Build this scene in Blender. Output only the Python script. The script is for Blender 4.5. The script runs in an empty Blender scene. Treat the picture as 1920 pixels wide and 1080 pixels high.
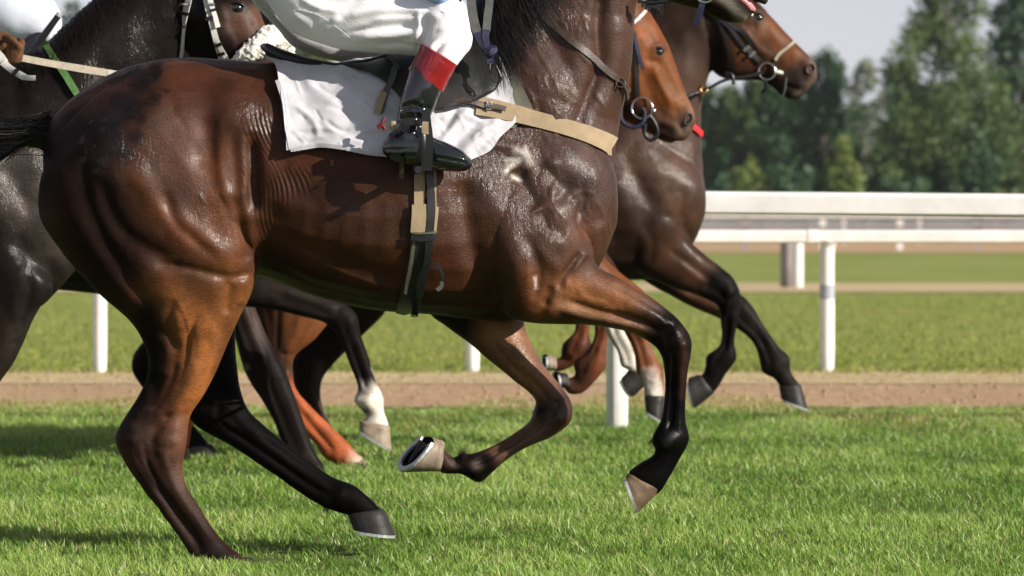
import bpy, math, random
import numpy as np
from mathutils import Vector
from mathutils.bvhtree import BVHTree

# ------------------------------------------------------------------ camera, sky, sun, exposure
SC = bpy.context.scene
COL = SC.collection
D0 = 14.0          # distance of the near horse's middle plane
CAMH = 0.97
F = 9240.0         # focal length in pixels of a 1920 wide picture
HZ = 410.0         # horizon row
cam_d = bpy.data.cameras.new('camera')
cam = bpy.data.objects.new('camera', cam_d); COL.objects.link(cam)
cam.location = (0, -D0, CAMH); cam.rotation_euler = (math.radians(90), 0, 0)
cam_d.sensor_width = 36; cam_d.lens = F/1920*36
cam_d.shift_y = -(540-HZ)/1920
cam_d.clip_start = 0.5; cam_d.clip_end = 3000
cam_d.dof.use_dof = True; cam_d.dof.focus_distance = 13.85; cam_d.dof.aperture_fstop = 7.6
SC.camera = cam

SUN = Vector((0.80, -0.43, 0.43)).normalized()      # towards the sun
sun_el = math.asin(SUN.z)
world = bpy.data.worlds.new('World'); SC.world = world; world.use_nodes = True
wn = world.node_tree
bg = wn.nodes['Background']
sky = wn.nodes.new('ShaderNodeTexSky'); sky.sky_type = 'NISHITA'; sky.sun_disc = False
sky.sun_elevation = sun_el; sky.sun_rotation = math.atan2(SUN.x, SUN.y)
sky.air_density = 1.0; sky.dust_density = 0.45; sky.ozone_density = 3.0; sky.altitude = 900
hs = wn.nodes.new('ShaderNodeHueSaturation'); hs.inputs['Saturation'].default_value = 0.22
tint = wn.nodes.new('ShaderNodeMix'); tint.data_type = 'RGBA'; tint.blend_type = 'MULTIPLY'; tint.inputs[0].default_value = 1
tint.inputs[7].default_value = (1.0, 0.98, 1.07, 1)
wn.links.new(sky.outputs[0], hs.inputs['Color']); wn.links.new(hs.outputs[0], tint.inputs[6]); wn.links.new(tint.outputs[2], bg.inputs['Color'])
bg.inputs['Strength'].default_value = 0.077
sun_d = bpy.data.lights.new('sun', 'SUN'); sun_d.energy = 5.0; sun_d.angle = math.radians(0.55)
sun_d.color = (1.0, 0.93, 0.82)
sun_o = bpy.data.objects.new('sun', sun_d); COL.objects.link(sun_o)
sun_o.rotation_euler = SUN.to_track_quat('Z', 'Y').to_euler()
SC.view_settings.view_transform = 'Standard'; SC.view_settings.look = 'None'
SC.view_settings.exposure = 0.6; SC.view_settings.gamma = 1.0
SC.cycles.max_bounces = 6; SC.cycles.diffuse_bounces = 3; SC.cycles.glossy_bounces = 3
SC.cycles.transmission_bounces = 4; SC.cycles.transparent_max_bounces = 6
SC.cycles.caustics_reflective = False; SC.cycles.caustics_refractive = False
SC.cycles.sample_clamp_indirect = 4

rng = np.random.default_rng(7)
random.seed(5)

# ------------------------------------------------------------------ helpers
def P(px, py, y=0.0):
    d = D0 + y
    return np.array(((px-960.0)*d/F, y, CAMH-(py-HZ)*d/F))
def PA(pts, y):
    return np.array([P(a, b, y) for a, b in pts])
def depth_y(py):            # world y of the ground seen at picture row py
    return CAMH*F/(py-HZ) - D0
def link(o, parent=None):
    COL.objects.link(o)
    if parent is not None:
        o.parent = parent
        o.matrix_parent_inverse = parent.matrix_world.inverted() if False else o.matrix_parent_inverse
    return o
def empty(name, loc, label, cat, group=None):
    o = bpy.data.objects.new(name, None); COL.objects.link(o)
    o.location = (0, 0, 0)
    o.empty_display_size = 0.1
    o['label'] = label; o['category'] = cat
    if group: o['group'] = group
    return o
def tag(o, label=None, cat=None, group=None, kind=None):
    if label: o['label'] = label
    if cat: o['category'] = cat
    if group: o['group'] = group
    if kind: o['kind'] = kind
    return o
def mesh_np(name, V, Fq, smooth=True):
    """V (n,3); Fq list of faces or (m,k) array"""
    me = bpy.data.meshes.new(name)
    V = np.asarray(V, dtype=np.float32)
    if isinstance(Fq, np.ndarray):
        m, k = Fq.shape
        me.vertices.add(len(V)); me.vertices.foreach_set('co', V.ravel())
        me.loops.add(m*k); me.loops.foreach_set('vertex_index', Fq.astype(np.int32).ravel())
        me.polygons.add(m)
        me.polygons.foreach_set('loop_start', np.arange(0, m*k, k, dtype=np.int32))
        me.update(calc_edges=True)
    else:
        me.from_pydata([tuple(map(float, v)) for v in V], [], [tuple(map(int, f)) for f in Fq])
        me.update()
    me.validate(clean_customdata=False)
    if smooth:
        me.polygons.foreach_set('use_smooth', np.ones(len(me.polygons), dtype=bool))
    return me
def obj(name, me, mat, parent=None):
    o = bpy.data.objects.new(name, me)
    if mat is not None: me.materials.append(mat)
    return link(o, parent)
class Bag:
    """collects closed pieces into one mesh"""
    def __init__(s): s.V = []; s.F = []; s.n = 0
    def add(s, V, Fc):
        V = np.asarray(V, float)
        s.V.append(V); s.F += [tuple(i+s.n for i in f) for f in Fc]; s.n += len(V); return s
    def build(s, name, mat, parent=None, smooth=True):
        me = mesh_np(name, np.concatenate(s.V), s.F, smooth)
        if smooth: me.set_sharp_from_angle(angle=math.radians(48))
        return obj(name, me, mat, parent)
    def box(s, c, h, R=None, bev=0.0):
        c = np.array(c, float)
        if bev <= 0:
            pts = np.array([[x, y, z] for x in (-1, 1) for y in (-1, 1) for z in (-1, 1)], float)*np.array(h)
            fc = [(0,1,3,2),(4,6,7,5),(0,4,5,1),(2,3,7,6),(0,2,6,4),(1,5,7,3)]
        else:
            pts = []; h = np.array(h, float)
            oc = [(-1,-1),(1,-1),(1,1),(-1,1)]
            ring = []
            for (a, b) in oc:
                if (a, b) in ((1,-1),(-1,1)): ring += [(a*h[0]-0*a, b*(h[1]-bev)), (a*(h[0]-bev), b*h[1])][::(1 if (a,b)==(-1,1) else -1)][::1]
                else: ring += [(a*h[0], b*(h[1]-bev)), (a*(h[0]-bev), b*h[1])]
            ring = sorted(ring, key=lambda q: math.atan2(q[1]/h[1], q[0]/h[0]))
            n = len(ring)
            for z, k in ((-h[2], 1-bev/max(h[0], h[1])), (-h[2]+bev, 1), (h[2]-bev, 1), (h[2], 1-bev/max(h[0], h[1]))):
                for a, b in ring: pts.append((a*k, b*k, z))
            fc = []
            for i in range(3):
                for j in range(n):
                    fc.append((i*n+j, i*n+(j+1) % n, (i+1)*n+(j+1) % n, (i+1)*n+j))
            fc.append(tuple(range(n))[::-1]); fc.append(tuple(range(3*n, 4*n)))
            pts = np.array(pts)
        if R is not None: pts = pts @ np.array(R).T
        return s.add(pts + c, fc)
    def tube(s, pts, r, n=8, flat=None, closed=False):
        """pts (k,3); r scalar or list; flat = (axis vector, factor)"""
        pts = np.asarray(pts, float); k = len(pts)
        r = np.full(k, r) if np.isscalar(r) else np.asarray(r, float)
        T = np.gradient(pts, axis=0) if not closed else np.roll(pts, -1, 0)-np.roll(pts, 1, 0)
        T /= np.linalg.norm(T, axis=1)[:, None]+1e-9
        up = np.array((0.13, 0.9, 0.2)) if flat is None else np.array(flat[0], float)
        V = []
        for i in range(k):
            a = up-T[i]*np.dot(up, T[i]); a /= np.linalg.norm(a)+1e-9
            b = np.cross(T[i], a)
            f = 1 if flat is None else flat[1]
            for j in range(n):
                t = 2*math.pi*j/n
                V.append(pts[i]+a*math.cos(t)*r[i]*f+b*math.sin(t)*r[i])
        Fc = []
        for i in range(k if closed else k-1):
            i2 = (i+1) % k
            for j in range(n):
                Fc.append((i*n+j, i*n+(j+1) % n, i2*n+(j+1) % n, i2*n+j))
        if not closed:
            Fc.append(tuple(range(n))[::-1]); Fc.append(tuple(range((k-1)*n, k*n)))
        return s.add(V, Fc)
    def torus(s, c, R, r, ax1, ax2, n=28, m=8, a0=0, a1=2*math.pi):
        ts = np.linspace(a0, a1, n, endpoint=(a1-a0 < 6.28))
        pts = [np.array(c)+np.array(ax1)*R*math.cos(t)+np.array(ax2)*R*math.sin(t) for t in ts]
        return s.tube(pts, r, m, closed=(a1-a0 >= 6.28))
    def ball(s, c, r, n=16, m=10, R=None):
        V = []; Fc = []
        r = np.array(r if hasattr(r, '__len__') else (r, r, r), float)
        for i in range(m+1):
            t = math.pi*i/m
            for j in range(n):
                p = 2*math.pi*j/n
                V.append(np.array((math.sin(t)*math.cos(p), math.sin(t)*math.sin(p), math.cos(t)))*r)
        for i in range(m):
            for j in range(n):
                Fc.append((i*n+j, (i+1)*n+j, (i+1)*n+(j+1) % n, i*n+(j+1) % n))
        V = np.array(V)
        if R is not None: V = V @ np.array(R).T
        return s.add(V+np.array(c), Fc)

def cr(A, sub):
    """Catmull-Rom over rows of A"""
    A = np.asarray(A, float); n = len(A)
    E = np.vstack([2*A[0]-A[1], A, 2*A[-1]-A[-2]])
    out = []
    for i in range(n-1):
        p0, p1, p2, p3 = E[i], E[i+1], E[i+2], E[i+3]
        for t in np.linspace(0, 1, sub, endpoint=False):
            out.append(0.5*((2*p1)+(-p0+p2)*t+(2*p0-5*p1+4*p2-p3)*t*t+(-p0+3*p1-3*p2+p3)*t**3))
    out.append(A[-1])
    return np.array(out)
def loft(st, Y=0.0, n=28, sub=5, q=0.92, cap=0.5, k=1.0, ox=0, oy=0):
    """st rows: ax,ay, bx,by, yc, w [,egg] ; a,b are picture points of the two silhouette edges.
    returns verts, faces (closed)."""
    rows = [list(r)+[0]*(7-len(r)) for r in st]
    A = cr(rows, sub)
    rings = []
    def ring(r, s=1.0, shift=0):
        ax, ay, bx, by, yc, w, egg = r
        y = Y+yc*KS[0]
        a = P(ax*k+ox, ay*k+oy, y); b = P(bx*k+ox, by*k+oy, y)
        M = (a+b)/2+shift; h = (a-b)/2*s
        w = max(w, .004)*KS[0]*s
        t = np.arange(n)*2*math.pi/n
        c, si = np.cos(t), np.sin(t)
        cc = np.sign(c)*np.abs(c)**q; ss = np.sign(si)*np.abs(si)**q
        return M[None]+h[None]*cc[:, None]+np.array((0, 1., 0))[None]*(w*ss*(1-egg*c))[:, None]
    R = [ring(r) for r in A]
    # rounded caps
    def capr(r0, r1):
        c0 = ring(r0).mean(0); c1 = ring(r1).mean(0)
        d = c0-c1; d /= np.linalg.norm(d)+1e-9
        rad = min(np.linalg.norm(ring(r0)[0]-ring(r0)[n//2])/2, r0[5]*KS[0])*cap
        return [ring(r0, .8, d*rad*.6), ring(r0, .45, d*rad*.92)]
    s0 = capr(A[0], A[1]); s1 = capr(A[-1], A[-2])
    R = s0[::-1]+R+s1
    V = np.concatenate(R); m = len(R)
    Fc = []
    for i in range(m-1):
        for j in range(n):
            Fc.append((i*n+j, i*n+(j+1) % n, (i+1)*n+(j+1) % n, (i+1)*n+j))
    Fc.append(tuple(range(n))[::-1]); Fc.append(tuple(range((m-1)*n, m*n)))
    return V, Fc
KS = [1.0]      # real-size factor for depth values of a horse

def remesh(bag, voxel):
    me = mesh_np('tmp', np.concatenate(bag.V), bag.F)
    o = bpy.data.objects.new('tmp', me); COL.objects.link(o)
    m = o.modifiers.new('r', 'REMESH'); m.mode = 'VOXEL'; m.voxel_size = voxel; m.adaptivity = 0
    dg = bpy.context.evaluated_depsgraph_get(); dg.update()
    ev = o.evaluated_get(dg); em = ev.to_mesh()
    nv = len(em.vertices); V = np.empty(nv*3, dtype=np.float32); em.vertices.foreach_get('co', V); V = V.reshape(-1, 3).astype(float)
    nl = len(em.loops); L = np.empty(nl, dtype=np.int32); em.loops.foreach_get('vertex_index', L)
    assert nl == 4*len(em.polygons)
    ev.to_mesh_clear(); bpy.data.objects.remove(o); bpy.data.meshes.remove(me)
    return V, L.reshape(-1, 4)
def vnormals(V, Q):
    a, b, c, d = V[Q[:, 0]], V[Q[:, 1]], V[Q[:, 2]], V[Q[:, 3]]
    fn = np.cross(c-a, d-b)
    N = np.zeros_like(V)
    for k in range(4):
        for ax in range(3):
            N[:, ax] += np.bincount(Q[:, k], fn[:, ax], minlength=len(V))
    return N/(np.linalg.norm(N, axis=1)[:, None]+1e-12)
def smooth(V, Q, it, lam=.5, mu=-.52, mask=None):
    e = np.concatenate([Q[:, [0, 1]], Q[:, [1, 2]], Q[:, [2, 3]], Q[:, [3, 0]]])
    e = np.concatenate([e, e[:, ::-1]])
    deg = np.bincount(e[:, 0], minlength=len(V)).astype(float)
    for i in range(it):
        for l in ((lam, mu) if mu else (lam,)):
            S = np.stack([np.bincount(e[:, 0], V[e[:, 1], ax], minlength=len(V)) for ax in range(3)], 1)/deg[:, None]
            D = (S-V)*l
            if mask is not None: D *= mask[:, None]
            V = V+D
    return V
def uv(V):
    d = D0+V[:, 1]
    return 960+V[:, 0]*F/d, HZ-(V[:, 2]-CAMH)*F/d
def dist_poly(u, v, pts):
    """distance (px) to a polyline and parameter 0..1 along it; far ones get 1e3"""
    pts = np.asarray(pts, float)
    best = np.full(len(u), 1e6); tt = np.zeros(len(u))
    if len(pts) == 1:
        return np.hypot(u-pts[0, 0], v-pts[0, 1]), tt
    L = np.hypot(*(pts[1:]-pts[:-1]).T); cum = np.concatenate([[0], np.cumsum(L)])
    for i in range(len(pts)-1):
        a, b = pts[i], pts[i+1]; d = b-a; l2 = (d**2).sum()+1e-9
        t = np.clip(((u-a[0])*d[0]+(v-a[1])*d[1])/l2, 0, 1)
        ds = np.hypot(u-a[0]-d[0]*t, v-a[1]-d[1]*t)
        m = ds < best
        best[m] = ds[m]; tt[m] = (cum[i]+t[m]*L[i])/cum[-1]
    return best, tt
def curve2(pts, sub=6):
    return cr(pts, sub)
# smooth value noise for numpy (3D)
def vnoise(Pn, seed=0):
    r = np.random.default_rng(seed); T = r.random((32, 32, 32))
    i = np.floor(Pn).astype(int); f = Pn-i; f = f*f*(3-2*f)
    out = 0
    for dx in (0, 1):
        for dy in (0, 1):
            for dz in (0, 1):
                w = (f[:, 0] if dx else 1-f[:, 0])*(f[:, 1] if dy else 1-f[:, 1])*(f[:, 2] if dz else 1-f[:, 2])
                out = out+w*T[(i[:, 0]+dx) % 32, (i[:, 1]+dy) % 32, (i[:, 2]+dz) % 32]
    return out*2-1

# ------------------------------------------------------------------ materials
def new_mat(name):
    m = bpy.data.materials.new(name); m.use_nodes = True
    nt = m.node_tree; b = nt.nodes['Principled BSDF']
    return m, nt, b
def N(nt, t, **kw):
    n = nt.nodes.new(t)
    for k_, v_ in kw.items():
        if k_ in n.inputs: n.inputs[k_].default_value = v_
        else: setattr(n, k_, v_)
    return n
def mixc(nt, fac, a, b, bt='MIX'):
    n = nt.nodes.new('ShaderNodeMix'); n.data_type = 'RGBA'; n.blend_type = bt
    for sock, val in ((n.inputs[0], fac), (n.inputs[6], a), (n.inputs[7], b)):
        if hasattr(val, 'is_linked') or hasattr(val, 'links'): nt.links.new(val, sock)
        else: sock.default_value = val
    return n.outputs[2]
def rgb(r, g, b): return (r, g, b, 1)
def simple(name, col, rough=.5, spec=.5, nscale=0, namt=.15, bump=0, bscale=80, metal=0, coat=0, sheen=0):
    m, nt, b = new_mat(name)
    b.inputs['Roughness'].default_value = rough; b.inputs['Specular IOR Level'].default_value = spec
    b.inputs['Metallic'].default_value = metal; b.inputs['Coat Weight'].default_value = coat
    b.inputs['Coat Roughness'].default_value = .12
    b.inputs['Sheen Weight'].default_value = sheen
    tc = N(nt, 'ShaderNodeTexCoord')
    if nscale:
        no = N(nt, 'ShaderNodeTexNoise', Scale=nscale, Detail=6.0, Roughness=.6)
        nt.links.new(tc.outputs['Object'], no.inputs['Vector'])
        c2 = tuple(max(0, x*(1-namt*2)) for x in col[:3])+(1,)
        c1 = tuple(min(1, x*(1+namt*.6)) for x in col[:3])+(1,)
        mr = N(nt, 'ShaderNodeMapRange'); mr.inputs[1].default_value = .3; mr.inputs[2].default_value = .7
        nt.links.new(no.outputs[0], mr.inputs[0])
        nt.links.new(mixc(nt, mr.outputs[0], c2, c1), b.inputs['Base Color'])
        mr2 = N(nt, 'ShaderNodeMapRange'); mr2.inputs[3].default_value = rough*.8; mr2.inputs[4].default_value = min(1, rough*1.25)
        nt.links.new(no.outputs[0], mr2.inputs[0]); nt.links.new(mr2.outputs[0], b.inputs['Roughness'])
    else:
        b.inputs['Base Color'].default_value = col
    if bump:
        n2 = N(nt, 'ShaderNodeTexNoise', Scale=bscale, Detail=4.0)
        nt.links.new(tc.outputs['Object'], n2.inputs['Vector'])
        bp = N(nt, 'ShaderNodeBump', Strength=bump, Distance=.01)
        nt.links.new(n2.outputs[0], bp.inputs['Height']); nt.links.new(bp.outputs[0], b.inputs['Normal'])
    return m
def coat_mat(name, rough=.43, wet=.3, fine=.35, sheen=(.5, .35, .3), smax=.2):
    """short shiny coat: colour from the 'coat' attribute, wetness from 'wet', skin folds from 'fold'"""
    m, nt, b = new_mat(name)
    at = N(nt, 'ShaderNodeAttribute'); at.attribute_name = 'coat'
    aw = N(nt, 'ShaderNodeAttribute'); aw.attribute_name = 'wet'
    tc = N(nt, 'ShaderNodeTexCoord')
    def noise(sc, det=5.0, rough_=.6, vec=None, ndim='3D'):
        n = N(nt, 'ShaderNodeTexNoise', Scale=sc, Detail=det, Roughness=rough_)
        nt.links.new(vec or tc.outputs['Object'], n.inputs['Vector']); return n
    mp = N(nt, 'ShaderNodeMapping'); mp.inputs['Rotation'].default_value = (0, .7, 0); mp.inputs['Scale'].default_value = (60, 120, 420)
    nt.links.new(tc.outputs['Object'], mp.inputs['Vector'])
    hair = noise(1.0, 3.0, .6, mp.outputs[0])
    n1 = noise(9, 6); n2 = noise(150, 4, .7)
    mrc = N(nt, 'ShaderNodeMapRange'); mrc.inputs[1].default_value = .3; mrc.inputs[2].default_value = .7
    mrc.inputs[3].default_value = .6; mrc.inputs[4].default_value = 1.35
    nt.links.new(n1.outputs[0], mrc.inputs[0])
    vm = N(nt, 'ShaderNodeVectorMath', operation='SCALE'); nt.links.new(at.outputs['Color'], vm.inputs[0]); nt.links.new(mrc.outputs[0], vm.inputs[3])
    mrh = N(nt, 'ShaderNodeMapRange'); mrh.inputs[1].default_value = .3; mrh.inputs[2].default_value = .7
    mrh.inputs[3].default_value = .68; mrh.inputs[4].default_value = 1.32
    nt.links.new(hair.outputs[0], mrh.inputs[0])
    vm2 = N(nt, 'ShaderNodeVectorMath', operation='SCALE'); nt.links.new(vm.outputs[0], vm2.inputs[0]); nt.links.new(mrh.outputs[0], vm2.inputs[3])
    nt.links.new(vm2.outputs[0], b.inputs['Base Color'])
    # roughness: wet areas glossier and speckled
    mr = N(nt, 'ShaderNodeMapRange'); mr.inputs[1].default_value = .35; mr.inputs[2].default_value = .65
    mr.inputs[3].default_value = rough*1.15; mr.inputs[4].default_value = rough*.85
    nt.links.new(n2.outputs[0], mr.inputs[0])
    sub = N(nt, 'ShaderNodeMath', operation='MULTIPLY_ADD'); sub.inputs[1].default_value = wet*.2
    nt.links.new(aw.outputs['Fac'], sub.inputs[0]); nt.links.new(mr.outputs[0], sub.inputs[2])
    nt.links.new(sub.outputs[0], b.inputs['Roughness'])
    lum = N(nt, 'ShaderNodeSeparateColor'); nt.links.new(at.outputs['Color'], lum.inputs[0])
    msp = N(nt, 'ShaderNodeMapRange'); msp.inputs[1].default_value = .009; msp.inputs[2].default_value = .05; msp.inputs[3].default_value = .035; msp.inputs[4].default_value = smax
    nt.links.new(lum.outputs[0], msp.inputs[0])
    msq = N(nt, 'ShaderNodeMath', operation='MULTIPLY_ADD'); msq.inputs[1].default_value = -.12
    nt.links.new(aw.outputs['Fac'], msq.inputs[0]); nt.links.new(msp.outputs[0], msq.inputs[2]); nt.links.new(msq.outputs[0], b.inputs['Specular IOR Level'])
    cw = N(nt, 'ShaderNodeMath', operation='MULTIPLY'); cw.inputs[1].default_value = .5
    nt.links.new(aw.outputs['Fac'], cw.inputs[0]); nt.links.new(cw.outputs[0], b.inputs['Coat Weight'])
    b.inputs['Coat Roughness'].default_value = .24; b.inputs['Coat IOR'].default_value = 1.6
    b.inputs['Sheen Weight'].default_value = .0; b.inputs['Sheen Roughness'].default_value = .35
    b.inputs['Sheen Tint'].default_value = sheen+(1,)
    # bump: stringy wet hair + skin wrinkles
    mp2 = N(nt, 'ShaderNodeMapping'); mp2.inputs['Rotation'].default_value = (0, .35, 0); mp2.inputs['Scale'].default_value = (85, 70, 38)
    nt.links.new(tc.outputs['Object'], mp2.inputs['Vector'])
    wr = noise(1.3, 4.0, .62, mp2.outputs[0]); wr.inputs['Distortion'].default_value = .6
    ab = N(nt, 'ShaderNodeMath', operation='SUBTRACT'); ab.inputs[1].default_value = .5; nt.links.new(wr.outputs[0], ab.inputs[0])
    ab2 = N(nt, 'ShaderNodeMath', operation='ABSOLUTE'); nt.links.new(ab.outputs[0], ab2.inputs[0])
    ab3 = N(nt, 'ShaderNodeMath', operation='MULTIPLY_ADD'); ab3.inputs[1].default_value = 2.2; ab3.inputs[2].default_value = .25
    nt.links.new(ab2.outputs[0], ab3.inputs[0])
    mul = N(nt, 'ShaderNodeMath', operation='MULTIPLY'); nt.links.new(ab3.outputs[0], mul.inputs[0]); nt.links.new(aw.outputs['Fac'], mul.inputs[1])
    af = N(nt, 'ShaderNodeAttribute'); af.attribute_name = 'fold'
    ap = N(nt, 'ShaderNodeAttribute'); ap.attribute_name = 'foldphase'
    sn = N(nt, 'ShaderNodeMath', operation='SINE'); nt.links.new(ap.outputs['Fac'], sn.inputs[0])
    fs = N(nt, 'ShaderNodeMath', operation='MULTIPLY'); nt.links.new(sn.outputs[0], fs.inputs[0]); nt.links.new(af.outputs['Fac'], fs.inputs[1])
    fa = N(nt, 'ShaderNodeMath', operation='ADD'); nt.links.new(mul.outputs[0], fa.inputs[0]); nt.links.new(fs.outputs[0], fa.inputs[1])
    b1 = N(nt, 'ShaderNodeBump', Strength=.5, Distance=.006); nt.links.new(fa.outputs[0], b1.inputs['Height'])
    ad = N(nt, 'ShaderNodeMath', operation='ADD'); nt.links.new(hair.outputs[0], ad.inputs[0]); nt.links.new(n2.outputs[0], ad.inputs[1])
    b2 = N(nt, 'ShaderNodeBump', Strength=fine, Distance=.0022); nt.links.new(ad.outputs[0], b2.inputs['Height'])
    nt.links.new(b1.outputs[0], b2.inputs['Normal']); nt.links.new(b2.outputs[0], b.inputs['Normal'])
    n5 = noise(120, 2, .5)
    b3 = N(nt, 'ShaderNodeBump', Strength=.4, Distance=.0014); nt.links.new(n5.outputs[0], b3.inputs['Height'])
    nt.links.new(b1.outputs[0], b3.inputs['Normal']); nt.links.new(b3.outputs[0], b.inputs['Coat Normal'])
    return m
M = {}
M['coat'] = coat_mat('bay_coat', rough=.46, fine=.6)
M['coat_far'] = coat_mat('far_coat', rough=.48, wet=.25, fine=.2, smax=.1)
M['hair'] = simple('black_hair', rgb(.008, .007, .007), .42, .35, 30, .3)
M['hair_brown'] = simple('brown_hair', rgb(.016, .011, .009), .42, .4, 30, .3)
M['cloth'] = simple('white_cloth', rgb(.55, .54, .58), .9, .1, 8, .13, .2, 300, sheen=0)
M['breech'] = simple('white_breeches', rgb(.80, .79, .82), .85, .15, 7, .05, .2, 240, sheen=.2)
M['blue_breech'] = simple('blue_white_breeches', rgb(.66, .70, .80), .6, .3, 10, .03, .2, 240, sheen=.2)
M['black_leather'] = simple('black_leather', rgb(.012, .012, .014), .3, .5, 40, .2, .12, 300)
M['saddle_leather'] = simple('saddle_leather', rgb(.016, .016, .015), .42, .45, 18, .3, .15, 260)
M['pad'] = simple('olive_grey_pad', rgb(.13, .125, .095), .65, .3, 12, .15, .3, 400)
M['boot'] = simple('polished_boot', rgb(.008, .009, .012), .14, .6, 20, .2, .05, 30, coat=.6)
M['red_leather'] = simple('red_patent_leather', rgb(.22, .006, .010), .25, .5, 25, .15, .1, 90, coat=.4)
M['tan_web'] = simple('tan_webbing', rgb(.40, .30, .19), .75, .3, 30, .1, .6, 900)
M['brown_leather'] = simple('brown_leather', rgb(.05, .028, .018), .4, .5, 60, .25, .15, 300)
M['grey_rein'] = simple('grey_rubber_rein', rgb(.085, .085, .08), .6, .4, 60, .2, .4, 500)
M['navy'] = simple('navy_webbing', rgb(.010, .012, .045), .5, .4, 60, .2, .3, 500)
M['steel'] = simple('polished_steel', rgb(.62, .62, .62), .18, .5, 0, metal=1)
M['alloy'] = simple('light_alloy', rgb(.72, .73, .76), .32, .5, 60, .1, metal=.7)
M['white_leather'] = simple('white_leather', rgb(.68, .66, .62), .5, .4, 40, .12, .1, 300)
M['fleece'] = simple('white_fleece', rgb(.80, .76, .70), .95, .1, 45, .12, .8, 170, sheen=.5)
M['green'] = simple('green_webbing', rgb(.08, .19, .045), .65, .3, 90, .25, .4, 600)
M['whip'] = simple('pale_whip', rgb(.62, .54, .42), .5, .4, 60, .12, .1, 300)
M['glove'] = simple('brown_glove', rgb(.13, .06, .028), .85, .2, 90, .3, .5, 300)
M['red_cloth'] = simple('red_cloth', rgb(.6, .02, .03), .6, .3, 20, .1)
M['orange'] = simple('orange_cloth', rgb(.8, .12, .03), .6, .3, 20, .1)
M['light_blue'] = simple('light_blue_silk', rgb(.22, .36, .62), .4, .4, 20, .08)
M['skin'] = simple('skin', rgb(.5, .27, .19), .55, .4, 40, .1)
M['eye'] = simple('horse_eye', rgb(.006, .004, .003), .04, .7, 0, coat=1)
M['hoof_dark'] = simple('dark_hoof', rgb(.022, .019, .018), .55, .3, 18, .3, .12, 120)
M['hoof_tan'] = simple('tan_hoof', rgb(.14, .09, .055), .55, .35, 25, .25, .1, 140)
M['hoof_pale'] = simple('pale_hoof', rgb(.27, .21, .15), .55, .35, 25, .25, .1, 140)
M['crimson'] = simple('crimson_ribbon', rgb(.13, .008, .015), .5, .3, 60, .2)
M['braid'] = simple('cream_braid', rgb(.42, .38, .29), .7, .2, 200, .25, .5, 600)
M['sole'] = simple('hoof_sole', rgb(.008, .009, .013), .95, .05, 60, .3, .5, 120)
M['pink'] = simple('pink_gum', rgb(.55, .22, .24), .3, .5, 80, .2, .2, 300)
M['white_rail'] = simple('white_plastic_rail', rgb(.78, .76, .73), .5, .4, 5, .09)
M['grey_band'] = simple('grey_tape', rgb(.35, .38, .42), .5, .4, 8, .1)
M['grey_paint'] = simple('grey_paint', rgb(.30, .27, .27), .6, .3, 5, .1)
M['concrete'] = simple('pale_grey_boards', rgb(.22, .225, .23), .8, .3, 1, .15)
M['bark'] = simple('bark', rgb(.12, .10, .085), .9, .2, 5, .3, .6, 30)
def foliage_mat(name, c1, c2):
    m, nt, b = new_mat(name)
    oi = N(nt, 'ShaderNodeAttribute'); oi.attribute_name = 'tint'
    c = mixc(nt, oi.outputs['Fac'], c1, c2)
    nt.links.new(c, b.inputs['Base Color']); b.inputs['Roughness'].default_value = .55
    tr = N(nt, 'ShaderNodeBsdfTranslucent'); nt.links.new(c, tr.inputs[0])
    ms = N(nt, 'ShaderNodeMixShader'); ms.inputs[0].default_value = .3
    out = nt.nodes['Material Output']
    nt.links.new(b.outputs[0], ms.inputs[1]); nt.links.new(tr.outputs[0], ms.inputs[2]); nt.links.new(ms.outputs[0], out.inputs[0])
    return m
M['leaf_dark'] = foliage_mat('dark_leaves', rgb(.022, .068, .032), rgb(.070, .145, .052))
M['leaf_mid'] = foliage_mat('green_leaves', rgb(.042, .090, .030), rgb(.14, .205, .058))
M['leaf_light'] = foliage_mat('yellow_green_leaves', rgb(.10, .15, .04), rgb(.25, .30, .08))
M['leaf_grey'] = foliage_mat('greyish_leaves', rgb(.11, .13, .09), rgb(.24, .26, .18))
def blade_mat():
    m, nt, b = new_mat('grass_blades')
    a = N(nt, 'ShaderNodeAttribute'); a.attribute_name = 'blade'
    nt.links.new(a.outputs['Color'], b.inputs['Base Color'])
    b.inputs['Roughness'].default_value = .42; b.inputs['Specular IOR Level'].default_value = .42
    tr = N(nt, 'ShaderNodeBsdfTranslucent'); nt.links.new(a.outputs['Color'], tr.inputs[0])
    ms = N(nt, 'ShaderNodeMixShader'); ms.inputs[0].default_value = .35
    nt.links.new(b.outputs[0], ms.inputs[1]); nt.links.new(tr.outputs[0], ms.inputs[2])
    nt.links.new(ms.outputs[0], nt.nodes['Material Output'].inputs[0])
    return m
M['blade'] = blade_mat()
M['blade_dull'] = blade_mat(); M['blade_dull'].node_tree.nodes['Principled BSDF'].inputs['Specular IOR Level'].default_value = .1; M['blade_dull'].node_tree.nodes['Principled BSDF'].inputs['Roughness'].default_value = .7
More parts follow.
